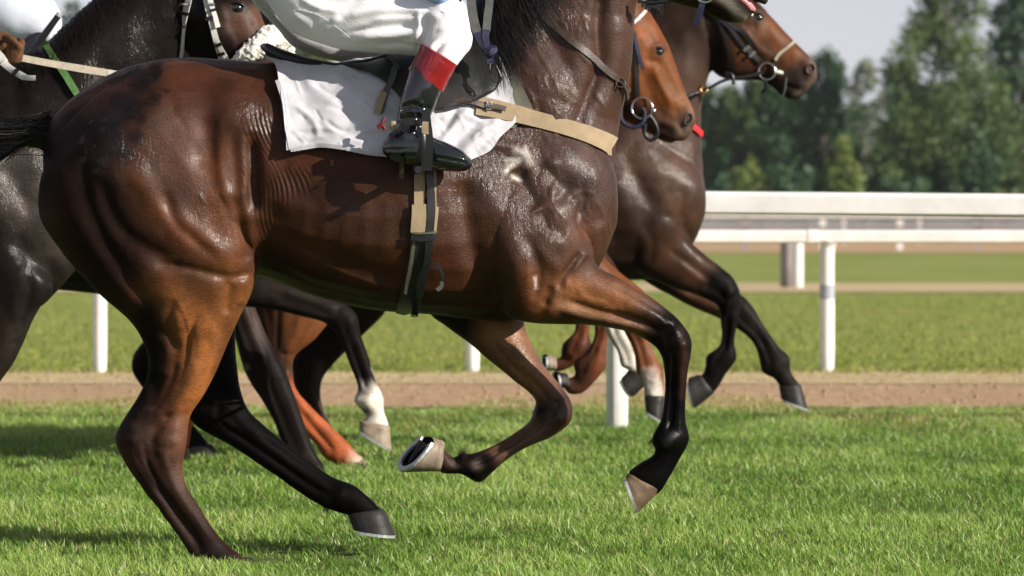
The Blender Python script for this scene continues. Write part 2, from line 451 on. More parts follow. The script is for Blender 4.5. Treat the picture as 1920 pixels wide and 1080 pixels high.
def ground_mat(name, c1, c2, c3, s1=.8, s2=14, sx=.3, bump=.6):
    m, nt, b = new_mat(name)
    tc = N(nt, 'ShaderNodeTexCoord'); mp = N(nt, 'ShaderNodeMapping'); mp.inputs['Scale'].default_value = (1, sx, 1)
    nt.links.new(tc.outputs['Object'], mp.inputs['Vector'])
    n1 = N(nt, 'ShaderNodeTexNoise', Scale=s1, Detail=5.0); n2 = N(nt, 'ShaderNodeTexNoise', Scale=s2, Detail=8.0, Roughness=.7)
    for n in (n1, n2): nt.links.new(mp.outputs[0], n.inputs['Vector'])
    r1 = N(nt, 'ShaderNodeMapRange'); r1.inputs[1].default_value = .38; r1.inputs[2].default_value = .62; nt.links.new(n1.outputs[0], r1.inputs[0])
    r2 = N(nt, 'ShaderNodeMapRange'); r2.inputs[1].default_value = .35; r2.inputs[2].default_value = .65; nt.links.new(n2.outputs[0], r2.inputs[0])
    c = mixc(nt, r1.outputs[0], c1, c2); c = mixc(nt, r2.outputs[0], c, c3)
    nt.links.new(c, b.inputs['Base Color']); b.inputs['Roughness'].default_value = .95; b.inputs['Specular IOR Level'].default_value = .15
    bp = N(nt, 'ShaderNodeBump', Strength=bump, Distance=.05); nt.links.new(n2.outputs[0], bp.inputs['Height']); nt.links.new(bp.outputs[0], b.inputs['Normal'])
    return m
M['turf'] = ground_mat('turf', rgb(.06, .095, .018), rgb(.095, .125, .032), rgb(.12, .14, .05), 1.2, 30, .35)
M['far_turf'] = ground_mat('far_turf', rgb(.17, .225, .040), rgb(.24, .26, .068), rgb(.20, .24, .055), .5, 6, .12)
M['dirt'] = ground_mat('dirt_track', rgb(.45, .30, .175), rgb(.54, .38, .235), rgb(.38, .25, .145), .9, 14, .22, 1.0)
M['web_dark'] = simple('worn_olive_webbing', rgb(.12, .11, .08), .8, .2, 60, .2, .4, 700)
M['dry'] = ground_mat('dry_edge', rgb(.50, .38, .22), rgb(.56, .44, .27), rgb(.42, .33, .18), 1.5, 10, .5)
# ------------------------------------------------------------------ ground
def sheet(name, x0, x1, y0, y1, z, mat, nx=2, ny=2):
    V = []; 
    for y in np.linspace(y0, y1, ny):
        for x in np.linspace(x0, x1, nx): V.append((x, y, z))
    Fc = [(j*nx+i, j*nx+i+1, (j+1)*nx+i+1, (j+1)*nx+i) for j in range(ny-1) for i in range(nx-1)]
    o = obj(name, mesh_np(name, np.array(V), Fc, False), mat); o['kind'] = 'structure'; return o
yd0, yd1 = depth_y(766), depth_y(706)
sheet('ground', -200, 200, -40, 340, 0, M['far_turf'])
sheet('turf', -60, 60, -20, yd0+.3, .004, M['turf'])
sheet('dirt_track', -120, 120, yd0, yd1, .008, M['dirt'])
sheet('dry_verge', -120, 120, depth_y(723), yd1+.5, .012, M['dry'])
sheet('worn_path', -190, 190, depth_y(549), depth_y(532), .012, M['dry'])
sheet('far_dirt_track', -195, 195, depth_y(475), depth_y(453), .016, M['dirt'])
# ------------------------------------------------------------------ horse kernel
AMP = [1.0]
class Sculpt:
    def __init__(s, bag, voxel, it=6):
        s.V, s.Q = remesh(bag, voxel)
        s.V = smooth(s.V, s.Q, it)
        s.refresh()
        s.acc = np.zeros(len(s.V))
        s.coat = np.zeros((len(s.V), 3)); s.wet = np.zeros(len(s.V)); s.fold = np.zeros(len(s.V))
    def refresh(s):
        s.N = vnormals(s.V, s.Q)
        if getattr(s, 'flipchk', None) is None:
            c = s.V.mean(0); s.flipchk = 1
            if ((s.V-c)*s.N).sum() < 0: s.Q = s.Q[:, ::-1].copy(); s.N = -s.N
        s.u, s.v = uv(s.V)
    def w(s, pts, wd, yr=(-9, 9), side=True, taper=0.0, power=2):
        pts = np.asarray(pts, float)
        R = wd*2.6
        if np.hypot(*(pts[1:]-pts[:-1]).T).sum() < 4.5*wd: taper = 0
        m = (s.u > pts[:, 0].min()-R) & (s.u < pts[:, 0].max()+R) & (s.v > pts[:, 1].min()-R) & (s.v < pts[:, 1].max()+R) \
            & (s.V[:, 1] > yr[0]) & (s.V[:, 1] < yr[1])
        if side: m &= s.N[:, 1] < .15
        idx = np.nonzero(m)[0]
        out = np.zeros(len(s.V))
        if len(idx) == 0: return out
        pp = curve2(pts, 5) if len(pts) > 2 else pts
        d, t = dist_poly(s.u[idx], s.v[idx], pp)
        g = np.exp(-(d/wd)**power)
        if taper > 0: g = g*np.clip(np.minimum(t, 1-t)/taper, 0, 1)**.7
        if side: g = g*np.clip((-s.N[idx, 1]+.15)*2.2, 0, 1)
        out[idx] = g
        return out
    def push(s, pts, wd, mm, yr=(-9, 9), taper=.15, side=True):
        s.acc += s.w(pts, wd, yr, side, taper)*mm*.001*AMP[0]
    def step(s, pts, wd, mm, yr=(-9, 9), sgn=1):
        """bulge on one side of a line that drops into a groove along it"""
        pts = np.asarray(pts, float); pp = curve2(pts, 5)
        d, t = dist_poly(s.u, s.v, pp)
        i = np.clip((t*(len(pp)-1)).astype(int), 0, len(pp)-2)
        dx, dy = (pp[1:]-pp[:-1])[i].T
        cross = dx*(s.v-pp[i, 1])-dy*(s.u-pp[i, 0])
        sd = np.sign(cross)*sgn
        x = d/wd
        prof = np.where(sd > 0, 1.0*x*np.exp(1-x)*.9-1.0*np.exp(-(x*3)**2), -1.0*np.exp(-(x*2.2)**2)-.25*np.exp(-x*x))
        tp = np.clip(np.minimum(t, 1-t)/.12, 0, 1)
        ok = (s.V[:, 1] > yr[0]) & (s.V[:, 1] < yr[1])
        s.acc += prof*tp*ok*np.clip((-s.N[:, 1]+.1)*2.2, 0, 1)*(x < 5)*mm*.001
    def apply(s, it=1, lam=.4):
        V = s.V+s.N*s.acc[:, None]; s.acc[:] = 0
        s.V = smooth(V, s.Q, it, lam, -lam*1.02) if it else V
        s.refresh()
    def noise(s, scale, mm, seed, mask=None):
        n = vnoise(s.V*scale+37.0, seed)
        s.acc += n*mm*.001*(1 if mask is None else mask)
    def fill(s, c): s.coat[:] = c
    def paint(s, pts, wd, c, a=1.0, yr=(-9, 9), side=False, power=2):
        g = s.w(pts, wd, yr, side, 0, power)*a
        s.coat = s.coat*(1-g[:, None])+np.array(c)[None]*g[:, None]
    def wetn(s, pts, wd, a, yr=(-9, 9)):
        s.wet = np.clip(s.wet+s.w(pts, wd, yr, True, 0)*a, 0, 1)
    def folds(s, mpts, mw, phase, amp, seed=3):
        """fine parallel skin folds; phase(u, v) gives the stripe phase"""
        g = s.w(mpts, mw, (-9, -.05), True, 0)
        s.fold += g*amp*np.clip(.55+1.1*vnoise(s.V*np.array((26, 10, 12)), seed+1), 0, 1.5)
    def melt(s, px, py, r, it=22):
        m = np.exp(-(((s.u-px)/r)**2+((s.v-py)/(r*1.5))**2))
        s.V = smooth(s.V, s.Q, it, .5, -.30, m); s.refresh()
    def build(s, name, mat, parent):
        me = mesh_np(name, s.V, s.Q)
        lum_ = s.coat.mean(1, keepdims=True); s.coat = s.coat*(lum_/(lum_+.008))
        ca = me.color_attributes.new('coat', 'FLOAT_COLOR', 'POINT')
        ca.data.foreach_set('color', np.concatenate([np.clip(s.coat, 0, 1), np.ones((len(s.V), 1))], 1).astype(np.float32).ravel())
        s.wet = s.wet*np.clip(.78+.95*vnoise(s.V*7+2, 201)+.35*vnoise(s.V*19, 202), .08, 1)
        fph = (s.u*.80-(s.v-200)*.30+9*np.sin(s.v/31)+7*np.sin(s.u/40))*.74+vnoise(s.V*14+5, 3)*2.0+vnoise(s.V*5+9, 6)*3.0
        for nm, arr in (('foldphase', fph), ('wet', s.wet), ('fold', s.fold)):
            a = me.attributes.new(nm, 'FLOAT', 'POINT'); a.data.foreach_set('value', arr.astype(np.float32))
        o = obj(name, me, mat, parent)
        s.bvh = BVHTree.FromPolygons(s.V.tolist(), s.Q.tolist())
        return o
CAMP = Vector((0, -D0, CAMH))
def hit(bvh, px, py, y0=-1.2):
    """first point of the surface seen behind picture point px,py"""
    t = Vector(P(px, py, 0)); d = (t-CAMP).normalized()
    st = CAMP+d*(D0+y0)
    l, n, i, ds = bvh.ray_cast(st, d, 4.0)
    if l is None: return None
    if n.dot(d) > 0: n = -n
    return l, n
def drape_strap(bvh, pts, w, off=.006, th=.003, sub=8, y0=-1.2, fall=None, bag=None, rows=3, smooth_n=5):
    """thin band lying on a surface along a picture polyline; w in picture px (scalar or per point)"""
    pts = np.asarray(pts, float)
    ws = np.full(len(pts), w, float) if np.isscalar(w) else np.asarray(w, float)
    A = cr(np.column_stack([pts, ws]), sub)
    T = np.gradient(A[:, :2], axis=0); T /= np.linalg.norm(T, axis=1)[:, None]+1e-9
    Nn = np.column_stack([-T[:, 1], T[:, 0]])
    G = []; GN = []
    last = None
    for i in range(len(A)):
        h = hit(bvh, A[i, 0], A[i, 1], y0)
        if h is None: h = last if last is not None else None
        row = []; rn = []
        for j in range(rows):
            o = (j/(rows-1)-.5)*A[i, 2]
            hh = hit(bvh, A[i, 0]+Nn[i, 0]*o, A[i, 1]+Nn[i, 1]*o, y0)
            row.append(hh)
        G.append(row)
    # fill holes from depth of neighbours
    ys = [[(hh[0].y if hh else None) for hh in r] for r in G]
    flat = [y for r in ys for y in r if y is not None]
    dy = min(flat) if flat else (fall or 0)
    V = np.zeros((len(A), rows, 3)); VN = np.zeros((len(A), rows, 3))
    for i in range(len(A)):
        good = [y for y in ys[i] if y is not None]
        for j in range(rows):
            o = (j/(rows-1)-.5)*A[i, 2]
            if G[i][j] is not None: V[i, j] = G[i][j][0]; VN[i, j] = G[i][j][1]
            else:
                y = (max(good) if good else dy)
                V[i, j] = P(A[i, 0]+Nn[i, 0]*o, A[i, 1]+Nn[i, 1]*o, y); VN[i, j] = (0, -1, 0)
    # smooth depth along and across a bit
    for _ in range(smooth_n):
        V[1:-1, :, 1] = (V[:-2, :, 1]+2*V[1:-1, :, 1]+V[2:, :, 1])/4
        VN[1:-1] = (VN[:-2]+2*VN[1:-1]+VN[2:])/4
        if rows == 3:
            my = (V[:, 0, 1]+V[:, 2, 1])/2*.3+V[:, 1, 1]*.7; V[:, 1, 1] = my
    for i in range(len(A)):
        for j in range(rows):
            o = (j/(rows-1)-.5)*A[i, 2]
            V[i, j] = P(A[i, 0]+Nn[i, 0]*o, A[i, 1]+Nn[i, 1]*o, V[i, j, 1])
    VN /= np.linalg.norm(VN, axis=2)[:, :, None]+1e-9
    top = V+VN*(off+th); bot = V+VN*off
    n = len(A)
    ring = []
    for i in range(n):
        ring.append(np.concatenate([top[i], bot[i][::-1]]))
    R = np.array(ring); m = rows*2
    Fc = []
    for i in range(n-1):
        for j in range(m):
            Fc.append((i*m+j, i*m+(j+1) % m, (i+1)*m+(j+1) % m, (i+1)*m+j))
    Fc.append(tuple(range(m))[::-1]); Fc.append(tuple(range((n-1)*m, n*m)))
    b = bag or Bag(); b.add(R.reshape(-1, 3), Fc)
    return b
def flat_strap(pts, w, Y, th=.004, sub=6, bag=None):
    """free strap in space: pts rows px,py[,y]; w px"""
    pts = [list(p)+[Y] if len(p) == 2 else list(p) for p in pts]
    ws = np.full(len(pts), w, float) if np.isscalar(w) else np.asarray(w, float)
    A = cr(np.column_stack([np.array(pts, float), ws]), sub)
    T = np.gradient(A[:, :2], axis=0); T /= np.linalg.norm(T, axis=1)[:, None]+1e-9
    V = []
    for i, (x, y, Yd, wd) in enumerate(A):
        nx, ny = -T[i, 1]*wd/2, T[i, 0]*wd/2
        V += [P(x+nx, y+ny, Yd-th/2), P(x-nx, y-ny, Yd-th/2), P(x-nx, y-ny, Yd+th/2), P(x+nx, y+ny, Yd+th/2)]
    n = len(A); Fc = []
    for i in range(n-1):
        for j in range(4): Fc.append((i*4+j, i*4+(j+1) % 4, (i+1)*4+(j+1) % 4, (i+1)*4+j))
    Fc += [(3, 2, 1, 0), tuple(range((n-1)*4, n*4))]
    b = bag or Bag(); b.add(V, Fc); return b
def hoof(parent, cor, sole, yc, w0, w1, mat, skew=(0, 0), shoe=True, Y=0.0, solemat='sole', label=None):
    """cor = (front px, py, back px, py) of the hair line, sole = (toe px, py, heel px, py)"""
    y = Y+yc
    a0, b0 = P(cor[0], cor[1], y), P(cor[2], cor[3], y)
    a1, b1 = P(sole[0], sole[1], y), P(sole[2], sole[3], y)
    sk = np.array((skew[0], 0, -skew[1]))*(D0+y)/F
    n = 28; V = []
    t = np.arange(n)*2*math.pi/n
    def ring(a, b, w, sk_, sc=1.0, sh=0):
        M_ = (a+b)/2; h = (a-b)/2*sc
        W = (np.array((0, 1., 0))*w+sk_)*sc
        e = np.cos(t)
        # heel narrower than toe quarter, flattened at the heel
        hh = np.where(e < -.55, -.55+(e+.55)*.35, e)/1.0
        hh = np.where(e < 0, hh/.70*.98, hh)
        hh = np.clip(hh, -1, 1)
        return M_+h*hh[:, None]+W[None]*(np.sin(t)*(1+.12*np.cos(t)))[:, None]+sh
    for i in range(6):
        f = i/5
        V.append(ring(a0*(1-f)+a1*f, b0*(1-f)+b1*f, w0*(1-f)+w1*f+(.002 if i == 0 else 0)+.0012*math.sin(i*2.3), sk*f))
    R0 = V[-1]
    ax = ((a1+b1)/2-(a0+b0)/2); ax /= np.linalg.norm(ax)
    nrm = np.cross(a1-b1, np.array((0, w1, 0))+sk); nrm /= np.linalg.norm(nrm)
    if np.dot(nrm, ax) < 0: nrm = -nrm
    top = ring(a0, b0, w0, sk*0, .86, -ax*.006)
    Vh = np.concatenate([top]+V); m = 7; Fc = []
    for i in range(m-1):
        for j in range(n): Fc.append((i*n+j, i*n+(j+1) % n, (i+1)*n+(j+1) % n, (i+1)*n+j))
    Fc.append(tuple(range(n))[::-1])
    b = Bag(); b.add(Vh, Fc)
    h = b.build('hoof', M[mat], parent)
    if label: h['label'] = label
    # recessed sole
    S1 = ring(a1, b1, w1, sk, .97, -nrm*.001); S2 = ring(a1, b1, w1, sk, .84, -nrm*.007); S3 = ring(a1, b1, w1, sk, .3, -nrm*.011)
    Vs = np.concatenate([R0, S1, S2, S3]); Fs = []
    for i in range(3):
        for j in range(n): Fs.append((i*n+j, i*n+(j+1) % n, (i+1)*n+(j+1) % n, (i+1)*n+j))
    Fs.append(tuple(range(3*n, 4*n)))
    b = Bag(); b.add(Vs, Fs); so = b.build('sole', M[solemat], h)
    if shoe:
        k = n; ring_o = ring(a1, b1, w1, sk, 1.0); ring_i = ring(a1, b1, w1, sk, .76)
        js = [j for j in range(-10, 11)]
        Vr = []
        for j in js:
            o_, i_ = ring_o[j % n], ring_i[j % n]
            Vr += [o_+nrm*.001, i_+nrm*.001, i_+nrm*.009, o_+nrm*.009]
        Fr = []
        for i in range(len(js)-1):
            for j in range(4): Fr.append((i*4+j, i*4+(j+1) % 4, (i+1)*4+(j+1) % 4, (i+1)*4+j))
        Fr += [(3, 2, 1, 0), tuple(range((len(js)-1)*4, len(js)*4))]
        b = Bag(); b.add(Vr, Fr); b.build('horseshoe', M['alloy'], h, smooth=False)
    return h
def strands(name, roots, ends, n, mat, parent, r=.0011, seg=7, wob=.02, seed=1, sides=3):
    """hair: roots/ends functions f(t, rnd)->(3,), mid bow handled by wobble; tapered thin tubes"""
    r_ = np.random.default_rng(seed)
    V = []; Fc = []; nv = 0
    ang = np.arange(sides)*2*math.pi/sides
    for i in range(n):
        path = roots(r_)            # returns (seg,3)
        p = np.array(path); k = len(p)
        p[1:] += np.cumsum(r_.normal(0, wob/k, (k-1, 3)), axis=0)
        T = np.gradient(p, axis=0); T /= np.linalg.norm(T, axis=1)[:, None]+1e-9
        a = np.cross(T, (0.1, 1, 0.05)); a /= np.linalg.norm(a, axis=1)[:, None]+1e-9
        b = np.cross(T, a)
        rr = r*(.7+.6*r_.random())*np.linspace(1, .15, k)
        ring = p[:, None]+rr[:, None, None]*(a[:, None]*np.cos(ang)[None, :, None]+b[:, None]*np.sin(ang)[None, :, None])
        V.append(ring.reshape(-1, 3))
        base = nv+np.arange(k-1)[:, None]*sides+np.arange(sides)[None]
        nxt = nv+np.arange(k-1)[:, None]*sides+((np.arange(sides)+1) % sides)[None]
        Fc.append(np.stack([base, nxt, nxt+sides, base+sides], -1).reshape(-1, 4)); nv += k*sides
    return obj(name, mesh_np(name, np.concatenate(V), np.concatenate(Fc)), mat, parent)
def bez(p0, p1, p2, p3, k=8):
    t = np.linspace(0, 1, k)[:, None]
    return (1-t)**3*p0+3*(1-t)**2*t*p1+3*(1-t)*t*t*p2+t**3*p3

def leg_detail(S, st, knee, fet, yr, k=1.0, amp=1.0, hind=False):
    """tendon groove, joint bumps along a lower leg; knee, fet are station indices"""
    A_ = [(np.array(r[:2], float), np.array(r[2:4], float)) for r in st]
    at_ = lambda i, f: tuple(A_[i][0]*(1-f)+A_[i][1]*f)
    ks = list(range(knee, fet+1))
    S.push([at_(i, .60) for i in ks], 3.8*k, -6.5*amp, yr, .12)
    S.push([at_(i, .82) for i in ks], 4.2*k, 3.5*amp, yr, .12)
    S.push([at_(i, .28) for i in ks], 6*k, 3*amp, yr, .15)
    S.push([at_(knee, .2), at_(knee, .35)], 9*k, 5*amp, yr, 0); S.push([at_(knee, .75), at_(knee, .85)], 7*k, 4*amp, yr, 0)
    S.push([at_(knee-1, .1), at_(knee-1, .5)], 6*k, -3*amp, yr, 0); S.push([at_(knee-1, .35), at_(knee, .5)], 5*k, -4*amp, yr, 0)
    S.push([at_(fet, .5)], 10*k, 5*amp, yr, 0); S.push([at_(fet, .9)], 6*k, 5*amp, yr, 0)
    if fet+1 < len(A_): S.push([at_(fet+1, .7)], 6*k, -4*amp, yr, 0)
    up = list(range(max(1, knee-3), knee))
    S.push([at_(i, .62) for i in up], 5*k, -6*amp, yr, .1); S.push([at_(i, .35) for i in up], 9*k, 4*amp, yr, .1); S.push([at_(i, .82) for i in up], 6*k, 4*amp, yr, .1)

# main torso stations, reused (scaled) by the other horses
TORSO = [
 (88, 236, 84, 330, 0, .07), (112, 206, 96, 420, 0, .15), (150, 172, 160, 470, 0, .21), (220, 133, 240, 500, 0, .26, .05),
 (320, 110, 340, 512, 0, .285, .05), (420, 111, 430, 512, 0, .275, .1), (510, 118, 510, 524, 0, .27, .12),
 (600, 122, 590, 557, 0, .295, .15), (700, 116, 690, 580, 0, .315, .18), (790, 96, 800, 590, 0, .31, .2),
 (860, 60, 890, 600, 0, .275, .22), (925, 60, 965, 604, 0, .25, .22), (985, 110, 1035, 590, 0, .235, .1), (1040, 180, 1085, 545, 0, .22, 0),
 (1095, 240, 1122, 502, 0, .195, 0), (1130, 275, 1138, 472, 0, .17, 0), (1150, 315, 1151, 435, 0, .135, 0)]
# ------------------------------------------------------------------ the near bay horse
H1 = empty('horse', (0, 0, 0), 'large dark bay racehorse nearest the camera, wet with sweat, white saddle cloth on its back', 'horse')
bag = Bag()
def L(st, **kw): bag.add(*loft(st, **kw))
L(TORSO, cap=.12)
# near hindquarter and hind leg
NH = [(250, 150, 90, 300, -.10, .11), (340, 170, 74, 350, -.135, .15), (440, 250, 76, 410, -.15, .155), (478, 350, 108, 462, -.155, .150), (484, 440, 155, 520, -.155, .135),
 (483, 512, 205, 568, -.155, .115), (466, 562, 246, 606, -.15, .095), (446, 602, 268, 642, -.145, .078), (418, 664, 279, 690, -.135, .062),
 (388, 730, 262, 742, -.125, .052), (358, 778, 231, 788, -.12, .045), (350, 828, 214, 824, -.118, .048), (342, 872, 234, 868, -.115, .041),
 (352, 915, 267, 914, -.11, .032), (375, 950, 302, 962, -.108, .026), (400, 990, 338, 1008, -.105, .025), (426, 1022, 358, 1040, -.105, .033), (448, 1040, 384, 1060, -.105, .036), (470,1060,405,1080,-.105,.037)]
L(NH)
FH = [(300, 200, 110, 330, .12, .14), (440, 330, 110, 440, .15, .15), (470, 440, 200, 520, .15, .12), (445, 560, 310, 600, .135, .08), (440, 640, 342, 668, .125, .06), (447, 712, 352, 735, .12, .05),
 (466, 765, 352, 776, .118, .047), (498, 800, 374, 803, .115, .043), (535, 832, 434, 835, .112, .036), (578, 864, 502, 882, .11, .029),
 (622, 894, 566, 926, .108, .027), (666, 910, 604, 950, .106, .037), (693, 934, 638, 962, .104, .036), (710, 952, 660, 968, .103, .033), (722, 962, 655, 980, .103, .036)]
L(FH)
# near foreleg
NF = [(1030, 250, 880, 330, -.10, .12), (1075, 340, 880, 430, -.14, .125), (1100, 420, 900, 520, -.155, .12), (1108, 470, 945, 585, -.155, .105), (1120, 500, 998, 604, -.155, .082),
 (1153, 516, 1058, 608, -.15, .066), (1202, 545, 1115, 611, -.145, .055), (1246, 576, 1175, 620, -.14, .046), (1277, 603, 1213, 638, -.137, .044),
 (1297, 640, 1237, 660, -.135, .046), (1290, 688, 1247, 692, -.133, .036), (1285, 736, 1248, 738, -.13, .027), (1284, 786, 1240, 789, -.13, .028),
 (1292, 824, 1224, 820, -.13, .038), (1274, 858, 1228, 850, -.13, .033), (1256, 890, 1200, 868, -.13, .038), (1240, 918, 1180, 882, -.13, .040), (1232, 926, 1177, 895, -.13, .037)]
L(NF)
# off foreleg, folded
FF = [(1000, 420, 840, 500, .11, .12), (985, 540, 805, 580, .13, .10), (982, 606, 838, 614, .13, .078), (1000, 652, 892, 652, .125, .064), (1026, 694, 940, 692, .12, .052),
 (1054, 726, 980, 726, .118, .046), (1072, 756, 1003, 750, .115, .048), (1069, 790, 999, 772, .113, .047), (1038, 817, 992, 789, .11, .036), (1000, 834, 968, 808, .108, .028),
 (960, 856, 930, 832, .106, .028), (924, 886, 888, 849, .104, .036), (898, 906, 864, 850, .104, .039), (866, 890, 850, 857, .104, .031), (842, 888, 832, 840, .104, .038), (828, 886, 826, 830, .104, .037)]
L(FF)
# neck and head
L([(760, 150, 1090, 500, 0, .20), (820, 90, 1140, 370, 0, .195), (875, 30, 1152, 285, 0, .175), (925, -40, 1166, 205, 0, .145), (975, -110, 1184, 120, 0, .125), (1040, -180, 1190, 30, 0, .112), (1110, -235, 1200, -30, 0, .10), (1150, -240, 1215, -40, 0, .09)])
L([(1100, -235, 1180, -60, 0, .085), (1165, -245, 1215, -12, 0, .10), (1235, -200, 1262, 6, 0, .09), (1300, -135, 1305, 16, 0, .068), (1345, -85, 1338, 32, 0, .055),
 (1385, -50, 1366, 42, 0, .052), (1408, -22, 1392, 42, 0, .05), (1416, 0, 1404, 34, 0, .036)])
S = Sculpt(bag, .0058, 5)
S.melt(1140, 370, 50)
nearleg = (-9, -.02)
AMP[0] = .92
# --- haunch masses
S.push([(440, 200), (455, 215)], 48, 20)
S.push([(300, 170), (260, 230), (230, 320)], 60, 14)
S.push([(390, 240), (393, 290)], 26, -19, taper=0)
S.push([(330, 430), (380, 470), (430, 480)], 45, 9, nearleg)
S.push([(415, 215), (411, 260), (413, 320), (430, 390)], 9, 6, nearleg)
S.push([(436, 240), (440, 300), (446, 360)], 12, -7, nearleg)
S.push([(350, 112), (385, 130), (410, 150), (440, 163), (480, 185), (510, 225)], 17, 3.5)
S.push([(470, 195), (490, 205), (500, 235)], 20, 3)
S.push([(455, 225), (478, 222)], 16, -5)
S.push([(250, 300), (290, 380), (350, 430), (410, 480), (440, 500)], 22, 12, nearleg)
S.push([(306, 357), (330, 416), (365, 450), (408, 486)], 11, -11, nearleg)
S.push([(400, 350), (440, 420), (455, 480)], 28, 9, nearleg)
S.push([(455, 330), (466, 400), (476, 470), (480, 510)], 9, 6, nearleg)
S.push([(440, 370), (452, 440), (462, 490)], 9, -6, nearleg)
S.push([(190, 330), (210, 400), (250, 450), (300, 480), (340, 498)], 17, -12, nearleg)
S.push([(110, 300), (125, 380), (165, 460), (215, 530), (250, 580)], 22, 8, nearleg)
S.push([(150, 280), (160, 360), (190, 440), (240, 520), (290, 590)], 14, -9, nearleg)
S.push([(245, 500), (300, 520), (330, 560), (330, 620)], 26, 9, nearleg)
S.push([(291, 496), (340, 500), (400, 514), (440, 520), (474, 509)], 8, -9, nearleg, taper=.1)
S.push([(428, 524), (430, 550), (423, 590)], 9, -10, nearleg)
S.push([(450, 520), (462, 545), (452, 575)], 13, 7, nearleg)
S.push([(395, 535), (405, 570), (385, 610)], 20, 7, nearleg)
# flank
S.push([(470, 250), (476, 320), (474, 400)], 12, -26, (-9, 0), taper=.2)
S.push([(500, 300), (520, 340), (540, 380)], 26, 8)
S.push([(540, 310), (560, 318), (600, 312)], 12, 5)
# gaskin, hock
S.push([(300, 610), (330, 660), (322, 720), (300, 780)], 12, -7, nearleg)
S.push([(360, 600), (380, 650), (365, 710), (345, 770)], 20, 7, nearleg)
S.push([(340, 575), (357, 640), (346, 700), (330, 750)], 9, -4, nearleg)
S.push([(272, 680), (268, 730), (252, 790)], 12, 6, nearleg)
S.push([(300, 700), (282, 770)], 14, -9, nearleg)
S.push([(252, 800), (258, 840)], 14, 7, nearleg); S.push([(290, 800), (285, 850)], 12, -7, nearleg)
S.push([(322, 810), (318, 850)], 16, 6, nearleg)
S.push([(285, 905), (318, 950), (345, 990), (382, 1040)], 7, -8, nearleg)
S.push([(320, 900), (345, 945), (380, 990), (415, 1030)], 11, 4, nearleg)
S.push([(300, 952), (335, 1000), (368, 1043)], 6, 5, nearleg)
AMP[0] = 1.0
# barrel
S.push([(520, 450), (600, 480), (690, 505), (760, 515)], 16, -7); S.push([(540, 485), (640, 520), (740, 548), (830, 560)], 18, 9)
S.push([(520, 505), (600, 540), (700, 565)], 10, -4)
for i in range(7):
    x = 575+i*38; S.push([(x, 370), (x-4, 430), (x-14, 480)], 10, 2.0)
S.push([(620, 430), (700, 455), (740, 470)], 30, 4)
AMP[0] = 1.05
# shoulder, chest
S.push([(1078, 305), (1100, 318)], 34, 8, nearleg); S.push([(1020, 325), (1030, 345)], 18, -8, nearleg); S.push([(1100, 268), (1125, 275)], 16, 6, nearleg); S.push([(965, 470), (985, 520)], 26, 6, nearleg); S.push([(1062, 352), (1050, 372)], 11, -6, nearleg); S.push([(1010, 470), (1040, 500)], 15, 6, nearleg)
S.push([(965, 318), (985, 350), (1010, 390)], 17, -16, nearleg); S.push([(1010, 395), (1035, 430), (1060, 440)], 13, -8, nearleg)
S.push([(900, 310), (925, 370), (955, 440), (985, 520)], 28, 10, nearleg)
S.push([(870, 340), (880, 430), (905, 520), (950, 590)], 20, -16, (-9, 0), taper=.1)
S.push([(930, 400), (960, 500), (985, 560)], 40, 10, nearleg)
S.push([(1060, 300), (1100, 320)], 46, 12, nearleg); S.push([(1050, 395), (1040, 450)], 32, 10, nearleg)
S.push([(1105, 345), (1110, 380)], 22, 4, nearleg)
S.push([(1080, 350), (1095, 372), (1082, 410), (1098, 440), (1102, 480)], 7, -6, nearleg)
S.push([(985, 440), (1010, 500), (1002, 560)], 9, -7, nearleg)
S.push([(1040, 300), (1020, 330), (1045, 370)], 9, 6, nearleg)
S.push([(890, 285), (930, 270), (985, 290), (1000, 330)], 12, 7, nearleg)
S.push([(1088, 475), (1070, 500), (1055, 520), (1048, 545)], 6, -9, nearleg)
S.push([(1100, 470), (1085, 492), (1072, 510)], 5, 5, nearleg)
S.push([(1120, 430), (1108, 470)], 14, 7, nearleg)
# neck
S.push([(1128, -10), (1122, 60), (1124, 120), (1100, 190), (1078, 240)], 13, -15, taper=.05)
S.push([(1090, 30), (1080, 110), (1050, 190)], 30, 9); S.push([(1160, 30), (1155, 120), (1130, 220)], 20, 8)
S.push([(960, 90), (1010, 140), (1040, 210)], 36, 9); S.push([(1010, 40), (1060, 120), (1080, 190)], 14, -6)
S.push([(1090, 250), (1120, 280), (1140, 260)], 20, 5); S.push([(1000, 190), (1030, 235), (1075, 250)], 12, -7)
AMP[0] = 1.0
# forearm, knee, cannon
S.push([(1060, 535), (1040, 560), (1032, 580)], 12, 8, nearleg); S.push([(1030, 545), (1022, 565)], 7, -8, nearleg)
S.push([(1095, 525), (1140, 548), (1200, 575), (1240, 598)], 15, 6, nearleg)
S.push([(1060, 563), (1110, 580), (1170, 596), (1215, 613)], 6, -8, nearleg)
S.push([(1040, 575), (1100, 596), (1180, 612)], 8, 5, nearleg)
S.push([(1150, 535), (1200, 562), (1250, 592)], 5, -3.5, nearleg)
S.push([(1262, 615), (1272, 640)], 13, 6, nearleg); S.push([(1250, 625), (1254, 665)], 6, -6, nearleg)
S.push([(1280, 650), (1282, 680)], 8, 4, nearleg)
S.push([(1264, 690), (1262, 740), (1258, 800)], 5, -7, nearleg); S.push([(1276, 690), (1275, 750), (1273, 810)], 7, 3.5, nearleg)
S.push([(1258, 820), (1262, 835)], 14, 5, nearleg); S.push([(1236, 800), (1232, 830)], 7, 3, nearleg)
S.push([(1215, 880), (1235, 870)], 8, -4, nearleg)
